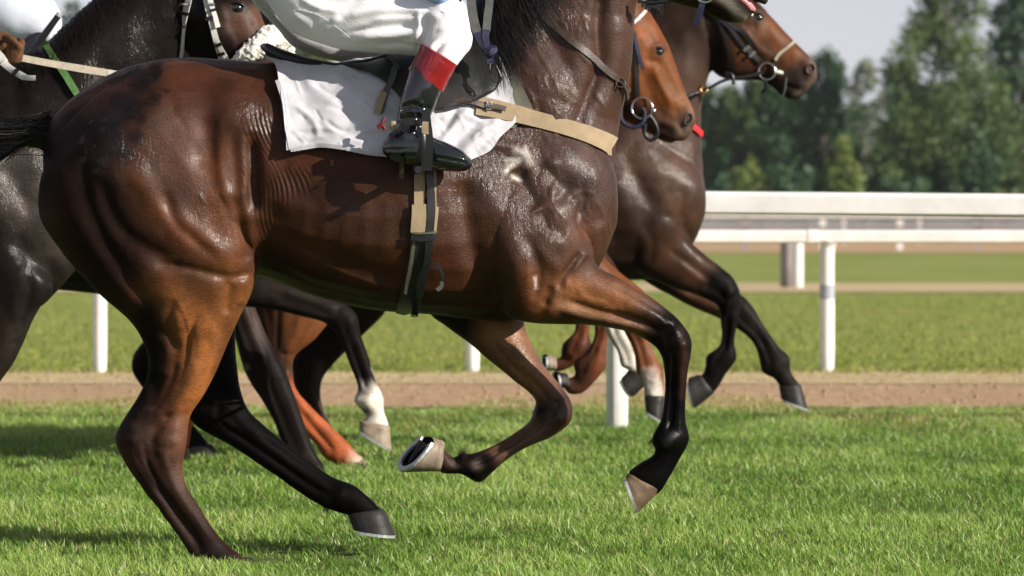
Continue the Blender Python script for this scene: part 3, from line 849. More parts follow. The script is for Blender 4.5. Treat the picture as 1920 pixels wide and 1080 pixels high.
# off foreleg detail
offr = (-.02, .4)
S.push([(925, 640), (970, 700), (1010, 750)], 6, -8, offr); S.push([(960, 640), (1000, 700), (1035, 745)], 14, 5, offr)
S.push([(890, 630), (930, 690), (985, 735)], 14, 5, offr); S.push([(1045, 760), (1040, 785)], 14, 6, offr); S.push([(1012, 757), (1030, 775)], 6, -6, offr)
S.push([(975, 815), (920, 852)], 5, -5, offr); S.push([(893, 875)], 12, 5, offr, taper=0)
# off hind detail
S.push([(400, 640), (410, 700), (430, 760)], 8, -6, (0, .4)); S.push([(480, 812), (560, 868), (640, 922)], 6, -6, (0, .4)); S.push([(400, 780), (430, 800)], 10, 5, (0, .4))
# head
S.push([(1215, -20), (1250, -30)], 25, 10, taper=0); S.push([(1280, 2), (1330, 20), (1360, 30)], 8, -5)
S.apply(2)
S.push([(395, 600), (400, 650), (385, 700), (365, 740)], 9, 4, nearleg); S.push([(322, 560), (318, 610), (330, 660)], 10, -5, nearleg); S.push([(300, 640), (296, 700), (280, 750)], 7, -6, nearleg)
S.push([(370, 590), (352, 640), (345, 690)], 6, -4, nearleg); S.push([(440, 590), (425, 640), (400, 690)], 8, 3, nearleg); S.push([(335, 770), (330, 800)], 10, 4, nearleg); S.push([(300, 840), (312, 880)], 8, 4, nearleg)
S.apply(1)
# veins and small wrinkles
vein = [([(1135, 455), (1130, 400), (1115, 370), (1120, 330)], 4), ([(1060, 372), (1090, 360), (1120, 366)], 4), ([(985, 470), (990, 500), (985, 530)], 3),
 ([(1060, 330), (1035, 352), (1042, 390), (1070, 420)], 4), ([(1090, 20), (1105, 60), (1115, 75)], 3.5), ([(1060, 60), (1095, 110), (1112, 130), (1100, 160)], 3.5),
 ([(330, 560), (350, 600), (360, 660), (340, 720)], 3.5), ([(372, 362), (385, 385)], 3), ([(440, 610), (420, 640), (400, 700)], 3), ([(560, 470), (620, 500), (700, 530), (760, 545)], 4),
 ([(1080, 540), (1100, 560), (1140, 570)], 3.5), ([(1000, 90), (1030, 130), (1050, 180)], 3.5), ([(955, 140), (990, 170), (1010, 215)], 3.5), ([(930, 630), (945, 660), (975, 690)], 3)]
for p, wv in vein: S.push(p, wv, 2.6)
for i in range(70):     # short wandering skin ridges of the lower neck
    x = rng.uniform(930, 1140); y = rng.uniform(0, 265) if i < 48 else rng.uniform(270, 420)
    a = rng.uniform(.9, 1.5); l = rng.uniform(15, 38)
    S.push([(x, y), (x+l*.5*math.cos(a)+rng.normal(0, 3), y+l*.5*math.sin(a)), (x+l*math.cos(a), y+l*math.sin(a))], 3.0, rng.uniform(1.1, 2.3))
leg_detail(S, NH, 11, 16, nearleg, 1.25, .95); leg_detail(S, NF, 9, 13, nearleg, 1.15, .9); leg_detail(S, FF, 7, 12, offr, 1.1, 1.4); leg_detail(S, FH, 6, 11, (0, .4), 1.2, 1.0)
S.noise(9, 3.0, 11); S.noise(26, 1.1, 12)
S.apply(1, .3)
# --- colour of the coat, with shade painted in at the rear
bay = (.056, .0178, .0072); dark = (.022, .010, .007); tan = (.30, .105, .030); black = (.0060, .0050, .0048); grey = (.075, .040, .030)
S.fill(bay)
S.paint([(110, 260), (150, 340), (200, 450), (260, 560)], 88, (.017, .009, .0075), .95, (-9, 9), False, 3)  # rear haunch: dark wet coat plus shade, both painted in
S.paint([(330, 160), (360, 260), (300, 260)], 70, (.062, .019, .008), .6)
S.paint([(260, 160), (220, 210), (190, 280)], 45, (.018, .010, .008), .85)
mot = np.clip((vnoise(S.V*30, 14)+.6*vnoise(S.V*75, 15)+.2)*1.7, 0, 1)
g_ = S.w([(285, 140), (230, 190), (190, 250), (215, 330)], 58, (-9, 0), True, 0, 4)*mot*.9
S.coat = S.coat*(1-g_[:, None])+np.array((.014, .0085, .0075))*g_[:, None]; S.wet = np.clip(S.wet+g_*.9*np.clip(vnoise(S.V*60, 16)*3, 0, 1), 0, 1)
for p in ([(250, 130)], [(285, 140)], [(225, 190), (260, 215)], [(200, 235)], [(255, 255)], [(235, 290)], [(165, 240), (185, 260)], [(215, 345)]):
    S.paint(p, 17, (.013, .009, .009), .75, (-9, 0), True, 4)
S.paint([(400, 300), (430, 420), (440, 490)], 60, (.12, .040, .015), .7, (-9, 0))
S.paint([(250, 330), (300, 400), (360, 460)], 26, (.13, .045, .018), .7, (-9, 0))
S.paint([(320, 570), (370, 620), (395, 560), (440, 570)], 58, (.20, .072, .022), .95, (-9, -.0))
S.paint([(380, 620), (380, 690), (365, 760)], 34, tan, .9, (-9, -.0))
S.paint([(275, 590), (285, 650), (275, 720), (250, 800)], 36, (.013, .0085, .0075), .97, (-9, -.0), False, 3)  # back of gaskin and hock: shaded side painted near-black
S.paint([(345, 500), (390, 540)], 30, (.05, .018, .009), .5, (-9, 0))
S.paint([(335, 800), (330, 850), (340, 900)], 26, (.13, .055, .03), .8, (-9, -.0))
S.paint([(250, 800), (280, 880), (300, 930)], 24, (.035, .018, .013), .9, (-9, -.0))
S.paint([(290, 900), (320, 950), (360, 1010), (400, 1070)], 55, (.030, .016, .012), .92, (-9, -.0))
S.paint([(395, 1030), (430, 1070)], 40, (.018, .011, .010), .9, (-9, -.0))
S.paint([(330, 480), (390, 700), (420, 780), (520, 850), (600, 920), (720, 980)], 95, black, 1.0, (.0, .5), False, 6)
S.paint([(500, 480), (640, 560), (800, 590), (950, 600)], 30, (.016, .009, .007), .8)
S.paint([(880, 350), (900, 450)], 40, (.10, .036, .016), .6)
S.paint([(940, 60), (1060, 150), (1110, 100), (1120, 0), (1060, -120)], 150, (.060, .027, .018), .85, side=False)
S.paint([(960, 330), (1050, 350), (1110, 330), (1060, 430)], 95, (.060, .029, .020), .85)
S.paint([(1070, 250), (1080, 330)], 50, (.07, .042, .038), .6)
S.paint([(1000, 520), (1010, 590)], 24, (.15, .052, .018), .8)
S.paint([(1040, 480), (1090, 440)], 34, (.095, .036, .018), .7)
S.paint([(1075, 545), (1130, 565), (1190, 580)], 38, (.22, .085, .030), .95, nearleg)
S.paint([(1050, 570), (1130, 600), (1200, 612)], 11, (.27, .14, .075), .7, nearleg)
S.paint([(1060, 590), (1160, 615)], 8, (.02, .01, .008), .7, nearleg)
S.paint([(1215, 590), (1260, 600)], 34, (.035, .016, .011), .9, nearleg)
S.paint([(1268, 640), (1262, 720), (1258, 830), (1230, 900)], 60, black, 1.0, nearleg, False, 6)
S.paint([(1275, 620), (1283, 680), (1275, 740)], 12, (.035, .016, .011), .7, nearleg)
S.paint([(830, 600), (870, 625)], 30, (.014, .009, .008), .9, offr)
S.paint([(935, 620), (960, 650), (1005, 705)], 46, (.20, .088, .040), .97, offr, False, 4)
S.paint([(1010, 670), (1045, 730)], 14, (.12, .058, .036), .8, offr)
S.paint([(885, 665), (940, 715), (985, 745)], 16, black, .95, offr)
S.paint([(1040, 770), (1020, 800)], 34, (.055, .028, .020), .95, offr)
S.paint([(1015, 770), (1010, 790)], 12, black, .8, offr)
S.paint([(990, 815), (945, 848)], 30, (.115, .062, .040), .95, offr); S.wetn([(950, 640), (1010, 710), (1050, 750)], 40, .6, offr); S.wetn([(1040, 790), (960, 850)], 26, .45, offr)
S.paint([(905, 875), (870, 875)], 32, black, 1, offr, False, 4)
S.paint([(893, 872)], 11, (.08, .05, .045), .8, offr); S.paint([(862, 873), (836, 868)], 13, (.06, .038, .03), .8, offr)
S.paint([(1250, 830), (1262, 815)], 7, (.10, .09, .09), .5, nearleg)
S.paint([(1230, 20), (1300, 10), (1350, 30), (1400, 30)], 28, (.013, .011, .010), .9)
S.paint([(1220, -30), (1290, -20)], 20, (.10, .035, .013), .8)
S.paint([(1345, -12), (1368, 8), (1388, 30), (1402, 40)], 9, (.26, .24, .20), .9)
# sweat foam
for p, wd in (([(968, 282), (985, 290), (992, 306)], 7), ([(975, 300), (955, 312), (948, 322)], 5), ([(960, 330), (975, 338)], 3.5), ([(985, 275), (990, 300)], 4), ([(1003, 520), (1006, 540)], 2.6), ([(950, 300), (975, 298)], 4)):
    S.paint(p, wd, (.55, .50, .45), .75, side=True)
S.wetn([(940, 60), (1060, 140), (1110, 60)], 130, .7); S.wetn([(930, 330), (1050, 350), (1110, 310)], 95, 1); S.wetn([(960, 470), (1010, 500)], 50, .6)
S.wetn([(1060, 315), (1110, 325), (1135, 350)], 36, .6); S.wetn([(985, 190), (1010, 215)], 26, .5); S.wetn([(250, 160), (215, 240), (245, 300)], 42, .75); S.wetn([(320, 180), (310, 215)], 16, .8); S.wetn([(430, 200), (495, 210)], 35, .5)
S.wetn([(600, 400), (660, 420)], 60, .45); S.wetn([(700, 450), (850, 400)], 70, .3); S.wetn([(1200, 590), (1265, 640), (1265, 830)], 30, .3)
S.wetn([(300, 300), (420, 420), (470, 480)], 60, .3); S.wetn([(440, 180), (500, 230)], 26, .5); S.wetn([(258, 815)], 14, .8); S.wetn([(380, 400), (440, 500)], 60, .25); S.wetn([(1060, 585), (1200, 612)], 14, .6)
# folds of the flank skin: fan lines
S.folds([(488, 230), (500, 290), (478, 350), (515, 345)], 26, lambda u, v: (u*.8-(v-200)*.32+9*np.sin(v/31))*.78, .36)
S.folds([(505, 380), (545, 350), (575, 345)], 24, lambda u, v: (np.hypot(u-660, (v-330)*1.2)+6*np.sin(v/17))*.80, .30, 5)
S.folds([(500, 400), (515, 440)], 20, lambda u, v: (u+(v-400)*.2+5*np.sin(v/23))*.85, .28, 7)
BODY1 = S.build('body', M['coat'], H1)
BV1 = S.bvh
SV1 = S
# hooves
def frog(h, toe, heel, y, n_=(-.004, 0)):
    b = Bag(); a, c = P(toe[0], toe[1], y), P(heel[0], heel[1], y); b.tube([c, c*.5+a*.5, a], [.016, .010, .003], 8); return b.build('frog', M['hoof_dark'], h)
hoof(H1, (722, 957, 652, 966), (742, 1003, 662, 993), .103, .040, .060, 'hoof_dark')
hoof(H1, (1238, 920, 1176, 888), (1197, 960, 1173, 893), -.13, .040, .052, 'hoof_tan')
_h = hoof(H1, (826, 884, 830, 826), (751, 884, 810, 820), .104, .042, .060, 'hoof_pale', skew=(-13, -7)); frog(_h, (766, 868), (797, 832), .10)
hoof(H1, (472, 1046, 398, 1066), (500, 1074, 414, 1080), -.105, .040, .058, 'hoof_dark')
# chestnut-dark upper lip, gum and teeth of the open mouth
b = Bag(); b.add(*loft([(1372, -22, 1368, -6, 0, .050), (1392, -12, 1384, 10, 0, .052), (1408, -2, 1400, 24, 0, .046), (1416, 10, 1410, 26, 0, .03)])); b.build('gum', M['pink'], H1)
for j in range(5): b = Bag(); b.ball(P(1409, 25, -.02+.01*j), (.006, .0055, .010), 8, 6); b.build('tooth', M['white_leather'], H1)
b = Bag(); b.add(*loft([(1350, -70, 1345, -5, 0, .05), (1400, -45, 1395, -2, 0, .052), (1430, -20, 1420, 4, 0, .04), (1440, -4, 1432, 8, 0, .02)])); b.build('upper_lip', simple('dark_muzzle', rgb(.03, .024, .022), .6, .3, 60, .2, .3, 200), H1)
for sy in (-1, 1):
    b = Bag(); b.ball(P(1245, -120, sy*.088), (.026, .02, .024), 20, 12); b.build('eye', M['eye'], H1)
for sy in (-1, 1):
    b = Bag(); b.add(*loft([(1100, -235, 1135, -245, sy*.06, .02), (1098, -275, 1128, -285, sy*.075, .022), (1108, -318, 1122, -320, sy*.08, .012), (1118, -345, 1122, -345, sy*.08, .004)])); b.build('ear', M['hair_brown'], H1)
def tuft(px, py, y, dx, dy, n=70, sd=3):
    def f(r):
        a = (px+r.normal(0, 4), py+r.normal(0, 5)); l = r.uniform(6, 15)
        p0 = P(a[0], a[1], y+r.normal(0, .008)); e = P(a[0]+dx*l+r.normal(0, 2), a[1]+dy*l+r.normal(0, 2), y+r.normal(0, .012))
        return bez(p0, p0*.7+e*.3, p0*.3+e*.7, e, 5)
    strands('fetlock_hair', f, None, n, M['hair'], H1, r=.001, wob=.004, seed=sd)
tuft(1230, 826, -.13, -.7, .7); tuft(870, 858, .104, -.6, -.7, sd=4); tuft(612, 944, .106, .1, 1, sd=5)
# tail: streams back out of the picture
def tail_path(r):
    t = r.random(); s = r.normal(0, 1)
    p0 = P(92+r.normal(0, 5), 250+r.normal(0, 13), r.normal(0, .025)); L_ = .45+.35*r.random()
    dz = -40-120*r.random()**1.3
    e = P(92-430*L_*1.2, 232+260*(r.random()**1.6)*1.0+20*s, r.normal(.02, .07))
    m1 = P(50, 240+r.normal(0, 13), r.normal(0, .03)); m2 = P(-20+r.normal(0, 20), 246+r.normal(0, 22)+40*r.random()**2, r.normal(0, .05))
    return bez(p0, m1, m2, e, 9)
strands('tail', tail_path, None, 1900, M['hair'], H1, r=.0015, wob=.02, seed=4)
b = Bag(); b.add(*loft([(120, 205, 112, 262, 0, .05), (88, 228, 84, 278, 0, .040), (60, 232, 58, 276, 0, .032), (30, 236, 28, 270, 0, .024), (-10, 240, -10, 262, 0, .014)])); b.build('dock', M['hair'], H1)
# mane on the near side of the crest, blown back
crest = curve2([(872, 28), (900, -10), (950, -70), (1010, -150), (1080, -215)], 10)
def mane_path(r):
    i = r.integers(0, len(crest)-1); c = crest[i]+(crest[i+1]-crest[i])*r.random()
    c = c+np.array((8, 8))*r.random()
    ln = 60+90*r.random()
    h = hit(BV1, c[0]+14, c[1]+14)
    y0 = h[0].y if h else 0
    p0 = P(c[0], c[1], min(0, y0*.4))
    e = (c[0]+ln*(.35+.5*r.random()), c[1]+ln*(.8+.3*r.random()))
    e = (e[0]-25*r.random(), e[1])
    h2 = hit(BV1, e[0], e[1]); y2 = (h2[0].y if h2 else -.1)-.012-.03*r.random()
    h3 = hit(BV1, (c[0]+e[0])/2, (c[1]+e[1])/2); y3 = (h3[0].y if h3 else -.08)-.02-.012*r.random()
    mid = P((c[0]+e[0])/2+r.normal(0, 5), (c[1]+e[1])/2-6, y3)
    return bez(p0, (p0+mid)/2+(0, -.02, .008), mid, P(e[0], e[1], y2), 7)
strands('mane', mane_path, None, 1900, M['hair'], H1, r=.0016, wob=.022, seed=9)
# ------------------------------------------------------------------ the other horses
def scaled(st, k, ox, oy): return [(a*k+ox, b*k+oy, c*k+ox, d*k+oy)+tuple(r) for a, b, c, d, *r in st]
def horse(label, Y, k, ox, oy, legs, neck, head, voxel, it=3):
    root = empty('horse', (0, 0, 0), label, 'horse')
    bag = Bag()
    bag.add(*loft(TORSO, Y=Y, k=k, ox=ox, oy=oy, cap=.12))
    for st in list(legs)+[neck, head]: bag.add(*loft(st, Y=Y))
    S = Sculpt(bag, voxel, it)
    S.melt(1140*k+ox, 370*k+oy, 50*k)
    return root, S
def mpush(S, pts, wd, mm, k, ox, oy, yr=(-9, 99)):
    S.push([(a*k+ox, b*k+oy) for a, b in pts], wd*k*1.25, mm*.75, yr)
def shoulder_detail(S, k, ox, oy, yr=(-9, 99)):
    for p, w_, a in (([(965, 318), (985, 350), (1010, 390)], 17, -14), ([(900, 310), (925, 370), (955, 440), (985, 520)], 26, 12), ([(1060, 300), (1100, 320)], 46, 9),
                     ([(1080, 350), (1095, 372), (1082, 410), (1098, 440), (1102, 480)], 10, -8), ([(1050, 395), (1040, 450)], 32, 9), ([(985, 440), (1010, 500), (1002, 560)], 10, -7),
                     ([(1105, 345), (1110, 380)], 20, 3), ([(870, 340), (880, 430), (905, 520)], 20, -12), ([(960, 230), (1010, 260), (1040, 330)], 16, 7), ([(940, 260), (960, 300)], 14, -6)):
        mpush(S, p, w_, a, k, ox, oy, yr)
def eye_at(root, S, px, py, r=.019, y0=0):
    h = hit(S.bvh, px, py, y0)
    if h is None: return
    c = h[0]+Vector((0, r*.62, 0))
    b = Bag(); b.ball(c, (r*1.2, r, r*.95), 20, 12); b.build('eye', M['eye'], root)
    # eyelids: two dark arcs
    b = Bag()
    for s_, a0, a1 in ((1, .1, math.pi-.1),):
        pts = [np.array(c)+np.array((math.cos(t)*r*1.25, -r*.55-.25*r*math.sin(t), math.sin(t)*r*.78+.001)) for t in np.linspace(a0, a1, 12)]
        b.tube(pts, r*.22, 8)
    b.build('eyelid', M['hair'], root)
def nostril_at(root, S, px, py, rx, rz, y0, ang=.4, dark='sole'):
    h = hit(S.bvh, px, py, y0)
    if h is None: return
    c = np.array(h[0])+np.array((0, -.002, 0))
    ax1 = np.array((math.cos(ang), 0, -math.sin(ang))); ax2 = np.array((math.sin(ang), 0, math.cos(ang)))
    b = Bag(); V = [c+ax1*rx*math.cos(t)+ax2*rz*math.sin(t)+np.array((0, -.003, 0)) for t in np.linspace(0, 2*math.pi, 20, endpoint=False)]+[c+np.array((0, .01, 0))]
    b.add(V, [(i, (i+1) % 20, 20) for i in range(20)]); b.build('nostril', M[dark], root)
    pts = [c+ax1*rx*1.12*math.cos(t)+ax2*rz*1.1*math.sin(t)+np.array((0, .001, 0)) for t in np.linspace(0, 2*math.pi, 24, endpoint=False)]
    b = Bag(); b.tube(pts, .0045, 8, closed=True); b.build('nostril_rim', M['muzzle'], root)
M['muzzle'] = simple('soft_muzzle', rgb(.11, .085, .075), .6, .3, 60, .2, .3, 200)

# --- horse on the left (black-brown, white bridle)
YA, kA = 1.6, 9240/15.6/660; oxA, oyA = 185-1157*kA, 410*(1-kA)
neckA = [(-110, 60, 172, 420, 0, .20), (-10, 100, 200, 330, 0, .19), (70, 92, 236, 262, 0, .17), (125, 45, 285, 200, 0, .145), (175, 0, 325, 140, 0, .125), (235, -50, 345, 80, 0, .112), (300, -95, 350, 20, 0, .10)]
headA = [(380, -125, 318, -40, 0, .085), (440, -90, 325, 10, 0, .10), (462, -35, 335, 65, 0, .10), (484, 10, 360, 108, 0, .09), (500, 48, 405, 135, 0, .072), (518, 82, 440, 155, 0, .058), (533, 112, 468, 170, 0, .052), (545, 138, 492, 182, 0, .05), (548, 158, 505, 184, 0, .035)]
nfA = [(20, 330, -100, 380, -.11, .12), (70, 470, -90, 500, -.14, .11), (98, 540, -80, 560, -.15, .085), (72, 580, -70, 610, -.15, .068), (56, 617, -70, 650, -.145, .058), (28, 674, -62, 700, -.14, .048), (-2, 720, -68, 745, -.14, .046), (-20, 770, -78, 780, -.135, .042), (-45, 830, -95, 825, -.13, .03), (-70, 880, -120, 870, -.13, .032), (-90, 910, -140, 890, -.13, .035)]
ffA = [(0, 400, -150, 450, .11, .11), (-60, 560, -190, 570, .14, .09), (-120, 640, -215, 650, .13, .055), (-170, 710, -240, 715, .12, .045), (-190, 780, -245, 780, .12, .03), (-200, 850, -255, 860, .12, .034), (-170, 900, -230, 920, .12, .034)]
hA = [scaled(NH, kA, oxA, oyA), scaled(FH, kA, oxA, oyA)]
HA, SA = horse('near-black racehorse at the left edge with a white bridle and fleece noseband', YA, kA, oxA, oyA, [nfA, ffA]+hA, neckA, headA, .0095)
shoulder_detail(SA, kA, oxA, oyA)
for p, w_, a in (([(330, -20), (345, 40), (385, 100)], 9, -9), ([(380, 40), (400, 70)], 34, 7), ([(425, -5), (452, -10)], 9, 7), ([(423, 35), (440, 70), (455, 95)], 8, -6), ([(410, 5), (432, 60), (450, 100)], 7, 5), ([(468, 10), (490, 60)], 8, 3),
                 ([(455, 30), (470, 70)], 10, 3), ([(60, 520), (50, 580), (20, 650)], 7, -6), ([(30, 540), (25, 600)], 12, 5), ([(30, 600), (36, 625), (22, 640)], 3.5, 4), ([(100, 470), (120, 520), (90, 550)], 16, 7),
                 ([(180, 80), (200, 150), (180, 230)], 20, -7), ([(240, 40), (250, 110)], 24, 6), ([(60, 200), (70, 280)], 30, 6), ([(20, 230), (30, 330), (80, 400)], 16, -7)):
    SA.push(p, w_, a, (YA-9, YA-.02))
SA.apply(1)
SA.noise(8, 6, 31); SA.noise(22, 2.4, 32); SA.noise(45, 1.0, 35)
SA.apply(1, .3)
SA.fill((.013, .0098, .0088))
SA.paint([(20, 300), (60, 380), (100, 440)], 60, (.070, .056, .048), .8); SA.paint([(250, 20), (220, 90), (170, 130)], 55, (.026, .020, .016), .6)
SA.paint([(440, 40), (470, 60), (490, 90)], 30, (.095, .038, .018), .9); SA.paint([(478, 20), (500, 60)], 12, (.10, .038, .016), .8); SA.paint([(380, 60), (395, 100)], 26, (.010, .009, .009), .8)
SA.paint([(40, 600), (0, 700)], 50, (.030, .021, .017), .7)
SA.wetn([(60, 330), (230, 60)], 150, .6); SA.wetn([(60, 400)], 100, .4)
SA.build('body', M['coat'], HA); BVA = SA.bvh
eye_at(HA, SA, 442, 15, .021, YA-1)
hoof(HA, (-95, 905, -140, 880), (-120, 960, -165, 915), -.13, .04, .055, 'hoof_dark', Y=YA)
hoof(HA, (-168, 905, -232, 915), (-140, 950, -228, 960), .12, .04, .055, 'hoof_dark', Y=YA)
def hang(cr_, bvh, Y, k, back, down, lo=30, hi=70):
    crest_ = curve2(cr_, 8)
    def f(r):
        i = r.integers(0, len(crest_)-1); c = crest_[i]+(crest_[i+1]-crest_[i])*r.random()
        ln = r.uniform(lo, hi)
        e = (c[0]+ln*back*(.6+.8*r.random()), c[1]+ln*down*(.6+.6*r.random()))
        p0 = P(c[0], c[1], Y); h2 = hit(bvh, e[0], e[1], Y-1)
        y2 = (h2[0].y if h2 else Y-.05)-.01-.02*r.random()
        mid = P((c[0]+e[0])/2+r.normal(0, 3), (c[1]+e[1])/2-5, (Y+y2)/2-.025)
        return bez(p0, (p0+mid)/2+(0, 0, .01), mid, P(e[0], e[1], y2), 6)
    return f
strands('mane', hang([(30, 118), (75, 92), (125, 45), (175, 0), (235, -50)], BVA, YA, kA, .25, 1.0, 18, 52), None, 1700, M['hair_brown'], HA, r=.0015, wob=.012, seed=21)
b = Bag()
b.add(*loft([(320, -110, 345, -125, -.07, .02), (322, -150, 350, -160, -.08, .022), (345, -190, 355, -190, -.08, .006)], Y=YA)); b.build('ear', M['hair_brown'], HA)

# --- C: dark horse hidden behind the near one, white sock
YC, kC = 4.6, 9240/18.6/660; oxC, oyC = 400-1157*kC, 410*(1-kC)
nfC = [(330, 320, 220, 370, -.11, .11), (380, 430, 250, 470, -.14, .105), (430, 490, 330, 560, -.14, .08), (485, 513, 430, 572, -.14, .062), (545, 530, 505, 580, -.135, .052), (605, 553, 560, 592, -.13, .044),
       (648, 570, 605, 604, -.13, .042), (669, 592, 628, 622, -.13, .042), (676, 625, 641, 645, -.13, .036), (691, 668, 656, 685, -.125, .029), (706, 718, 671, 728, -.125, .026), (719, 745, 664, 752, -.125, .037),
       (720, 770, 688, 780, -.125, .030), (727, 790, 680, 790, -.125, .036), (730, 802, 675, 798, -.125, .037)]
ffC = [(370, 330, 250, 380, .11, .11), (430, 440, 320, 470, .14, .10), (460, 520, 395, 560, .14, .075), (476, 570, 425, 590, .135, .060), (498, 625, 442, 640, .13, .052), (520, 668, 456, 690, .125, .047), (538, 702, 472, 722, .125, .044),
       (552, 740, 492, 752, .12, .036), (566, 780, 512, 788, .12, .030), (582, 825, 528, 830, .12, .031), (596, 855, 540, 858, .12, .034), (612, 878, 556, 882, .12, .036)]
neckC = [(80, 190, 380, 400, 0, .2), (170, 110, 410, 310, 0, .18), (270, 20, 450, 200, 0, .15), (360, -50, 490, 100, 0, .12), (430, -110, 525, 10, 0, .11), (480, -150, 545, -40, 0, .10)]
headC = [(490, -180, 540, -80, 0, .085), (560, -190, 575, -45, 0, .095), (620, -160, 625, -45, 0, .075), (680, -130, 675, -55, 0, .052), (730, -105, 715, -50, 0, .05), (745, -85, 735, -60, 0, .03)]
def swept(st, dx): return [(a-dx*(i/(len(st)-1))**1.5, b, c-dx*(i/(len(st)-1))**1.5, d)+tuple(r) for i, (a, b, c, d, *r) in enumerate(st)]
HC, SCc = horse('dark racehorse behind the rump of the nearest horse, one foreleg with a white sock', YC, kC, oxC, oyC, [nfC, ffC, scaled(NH, kC, oxC, oyC), swept(scaled(FH, kC, oxC, oyC), 190)], neckC, headC, .0105)
rC = (YC-9, YC)
for p, w_, a in (([(500, 545), (570, 568), (610, 580)], 4, -5), ([(640, 590), (655, 610)], 9, 5), ([(655, 640), (672, 690), (690, 735)], 4, -6), ([(670, 630), (690, 690), (708, 740)], 5, 3), ([(690, 760), (705, 775)], 8, 4)): SCc.push(p, w_, a, rC)
for p, w_, a in (([(470, 570), (480, 620), (505, 680)], 5, -5), ([(500, 700), (520, 760), (540, 820)], 5, -5)): SCc.push(p, w_, a, (YC, 99))
leg_detail(SCc, nfC, 7, 11, rC, .8); leg_detail(SCc, ffC, 6, 10, (YC, 99), .8)
SCc.apply(1); SCc.noise(24, .8, 41); SCc.apply(1, .3)
SCc.fill((.016, .012, .011)); SCc.paint([(470, 560), (490, 620)], 30, (.055, .036, .028), .8, (YC, 99)); SCc.paint([(500, 540), (620, 570)], 20, (.030, .022, .018), .8, rC)
SCc.paint([(666, 742), (700, 745), (722, 770), (700, 800)], 24, (.62, .55, .47), 1.0, rC, False, 4); SCc.paint([(701, 690), (712, 720), (718, 760)], 4.5, (.62, .55, .47), 1.0, rC, False, 4)
SCc.paint([(672, 722), (682, 736)], 9, (.016, .012, .011), .9, rC)
SCc.paint([(463, 688)], 7, (.075, .080, .070), .9, (YC, 99), False, 4)
SCc.build('body', M['coat_far'], HC)
hoof(HC, (731, 800, 674, 790), (734, 843, 673, 806), -.125, .040, .055, 'hoof_pale', Y=YC)
strands('mane', hang([(170, 105), (270, 15), (360, -55), (430, -112), (500, -30)], SCc.bvh, YC, kC, .6, .8, 30, 80), None, 900, M['hair_brown'], HC, r=.0022, wob=.04, seed=23)
strands('forelock', hang([(480, -40), (492, 0), (500, 30)], SCc.bvh, YC, kC, .25, 1, 20, 42), None, 260, M['hair_brown'], HC, r=.002, wob=.03, seed=24)

# --- D: chestnut, head beside the near horse's neck
YD, kD = 5.4, 9240/19.4/660; oxD, oyD = 1045-1157*kD, 410*(1-kD)
hindD = [(560, 420, 330, 430, -.14, .13), (620, 520, 400, 530, -.145, .12), (622, 590, 462, 565, -.14, .095), (592, 634, 478, 612, -.135, .07), (553, 668, 498, 655, -.13, .052), (549, 705, 512, 700, -.128, .045), (556, 732, 528, 728, -.126, .042),
         (576, 755, 542, 770, -.124, .035), (603, 782, 566, 806, -.122, .030), (631, 809, 590, 832, -.12, .030), (655, 832, 606, 856, -.12, .037), (668, 848, 628, 870, -.12, .034), (680, 858, 642, 878, -.12, .034)]
hindD2 = [(470, 420, 270, 430, .14, .13), (450, 520, 290, 530, .145, .11), (420, 600, 300, 610, .14, .08), (390, 670, 295, 675, .13, .055), (372, 720, 296, 722, .128, .045), (366, 770, 318, 775, .126, .032), (358, 812, 325, 818, .124, .03), (354, 838, 326, 842, .124, .034)]
foreD1 = [(1030, 330, 920, 380, -.1, .11), (1090, 430, 960, 470, -.13, .1), (1150, 500, 1060, 540, -.13, .07), (1195, 535, 1120, 575, -.13, .052), (1215, 560, 1150, 590, -.125, .044), (1216, 615, 1168, 618, -.12, .034), (1224, 655, 1188, 659, -.12, .025),
         (1242, 690, 1193, 697, -.12, .037), (1245, 715, 1206, 722, -.12, .033), (1246, 742, 1208, 742, -.12, .035)]
foreD2 = [(1000, 330, 900, 380, .1, .11), (1060, 430, 940, 470, .13, .1), (1110, 500, 1030, 540, .13, .07), (1150, 545, 1090, 575, .13, .050), (1170, 590, 1125, 600, .125, .042), (1178, 625, 1140, 630, .12, .03), (1189, 655, 1158, 660, .12, .025), (1207, 690, 1164, 684, .12, .037), (1218, 712, 1180, 695, .12, .034)]
neckD = [(760, 160, 1040, 400, 0, .19), (860, 90, 1075, 320, 0, .17), (940, 30, 1110, 240, 0, .14), (1010, -20, 1130, 170, 0, .12), (1070, -60, 1140, 110, 0, .105), (1110, -70, 1140, 70, 0, .09)]
headD = [(1140, -75, 1085, 50, 0, .08), (1190, -20, 1095, 110, 0, .095), (1222, 28, 1110, 165, 0, .095), (1251, 80, 1135, 200, 0, .085), (1270, 130, 1165, 222, 0, .062), (1284, 170, 1196, 238, 0, .050), (1296, 198, 1216, 250, 0, .050), (1302, 222, 1236, 262, 0, .048), (1300, 242, 1256, 268, 0, .036), (1292, 254, 1270, 264, 0, .02)]
HD, SD = horse('chestnut racehorse whose orange-brown head shows past the neck of the nearest horse', YD, kD, oxD, oyD, [hindD, hindD2, foreD1, foreD2], neckD, headD, .0090)
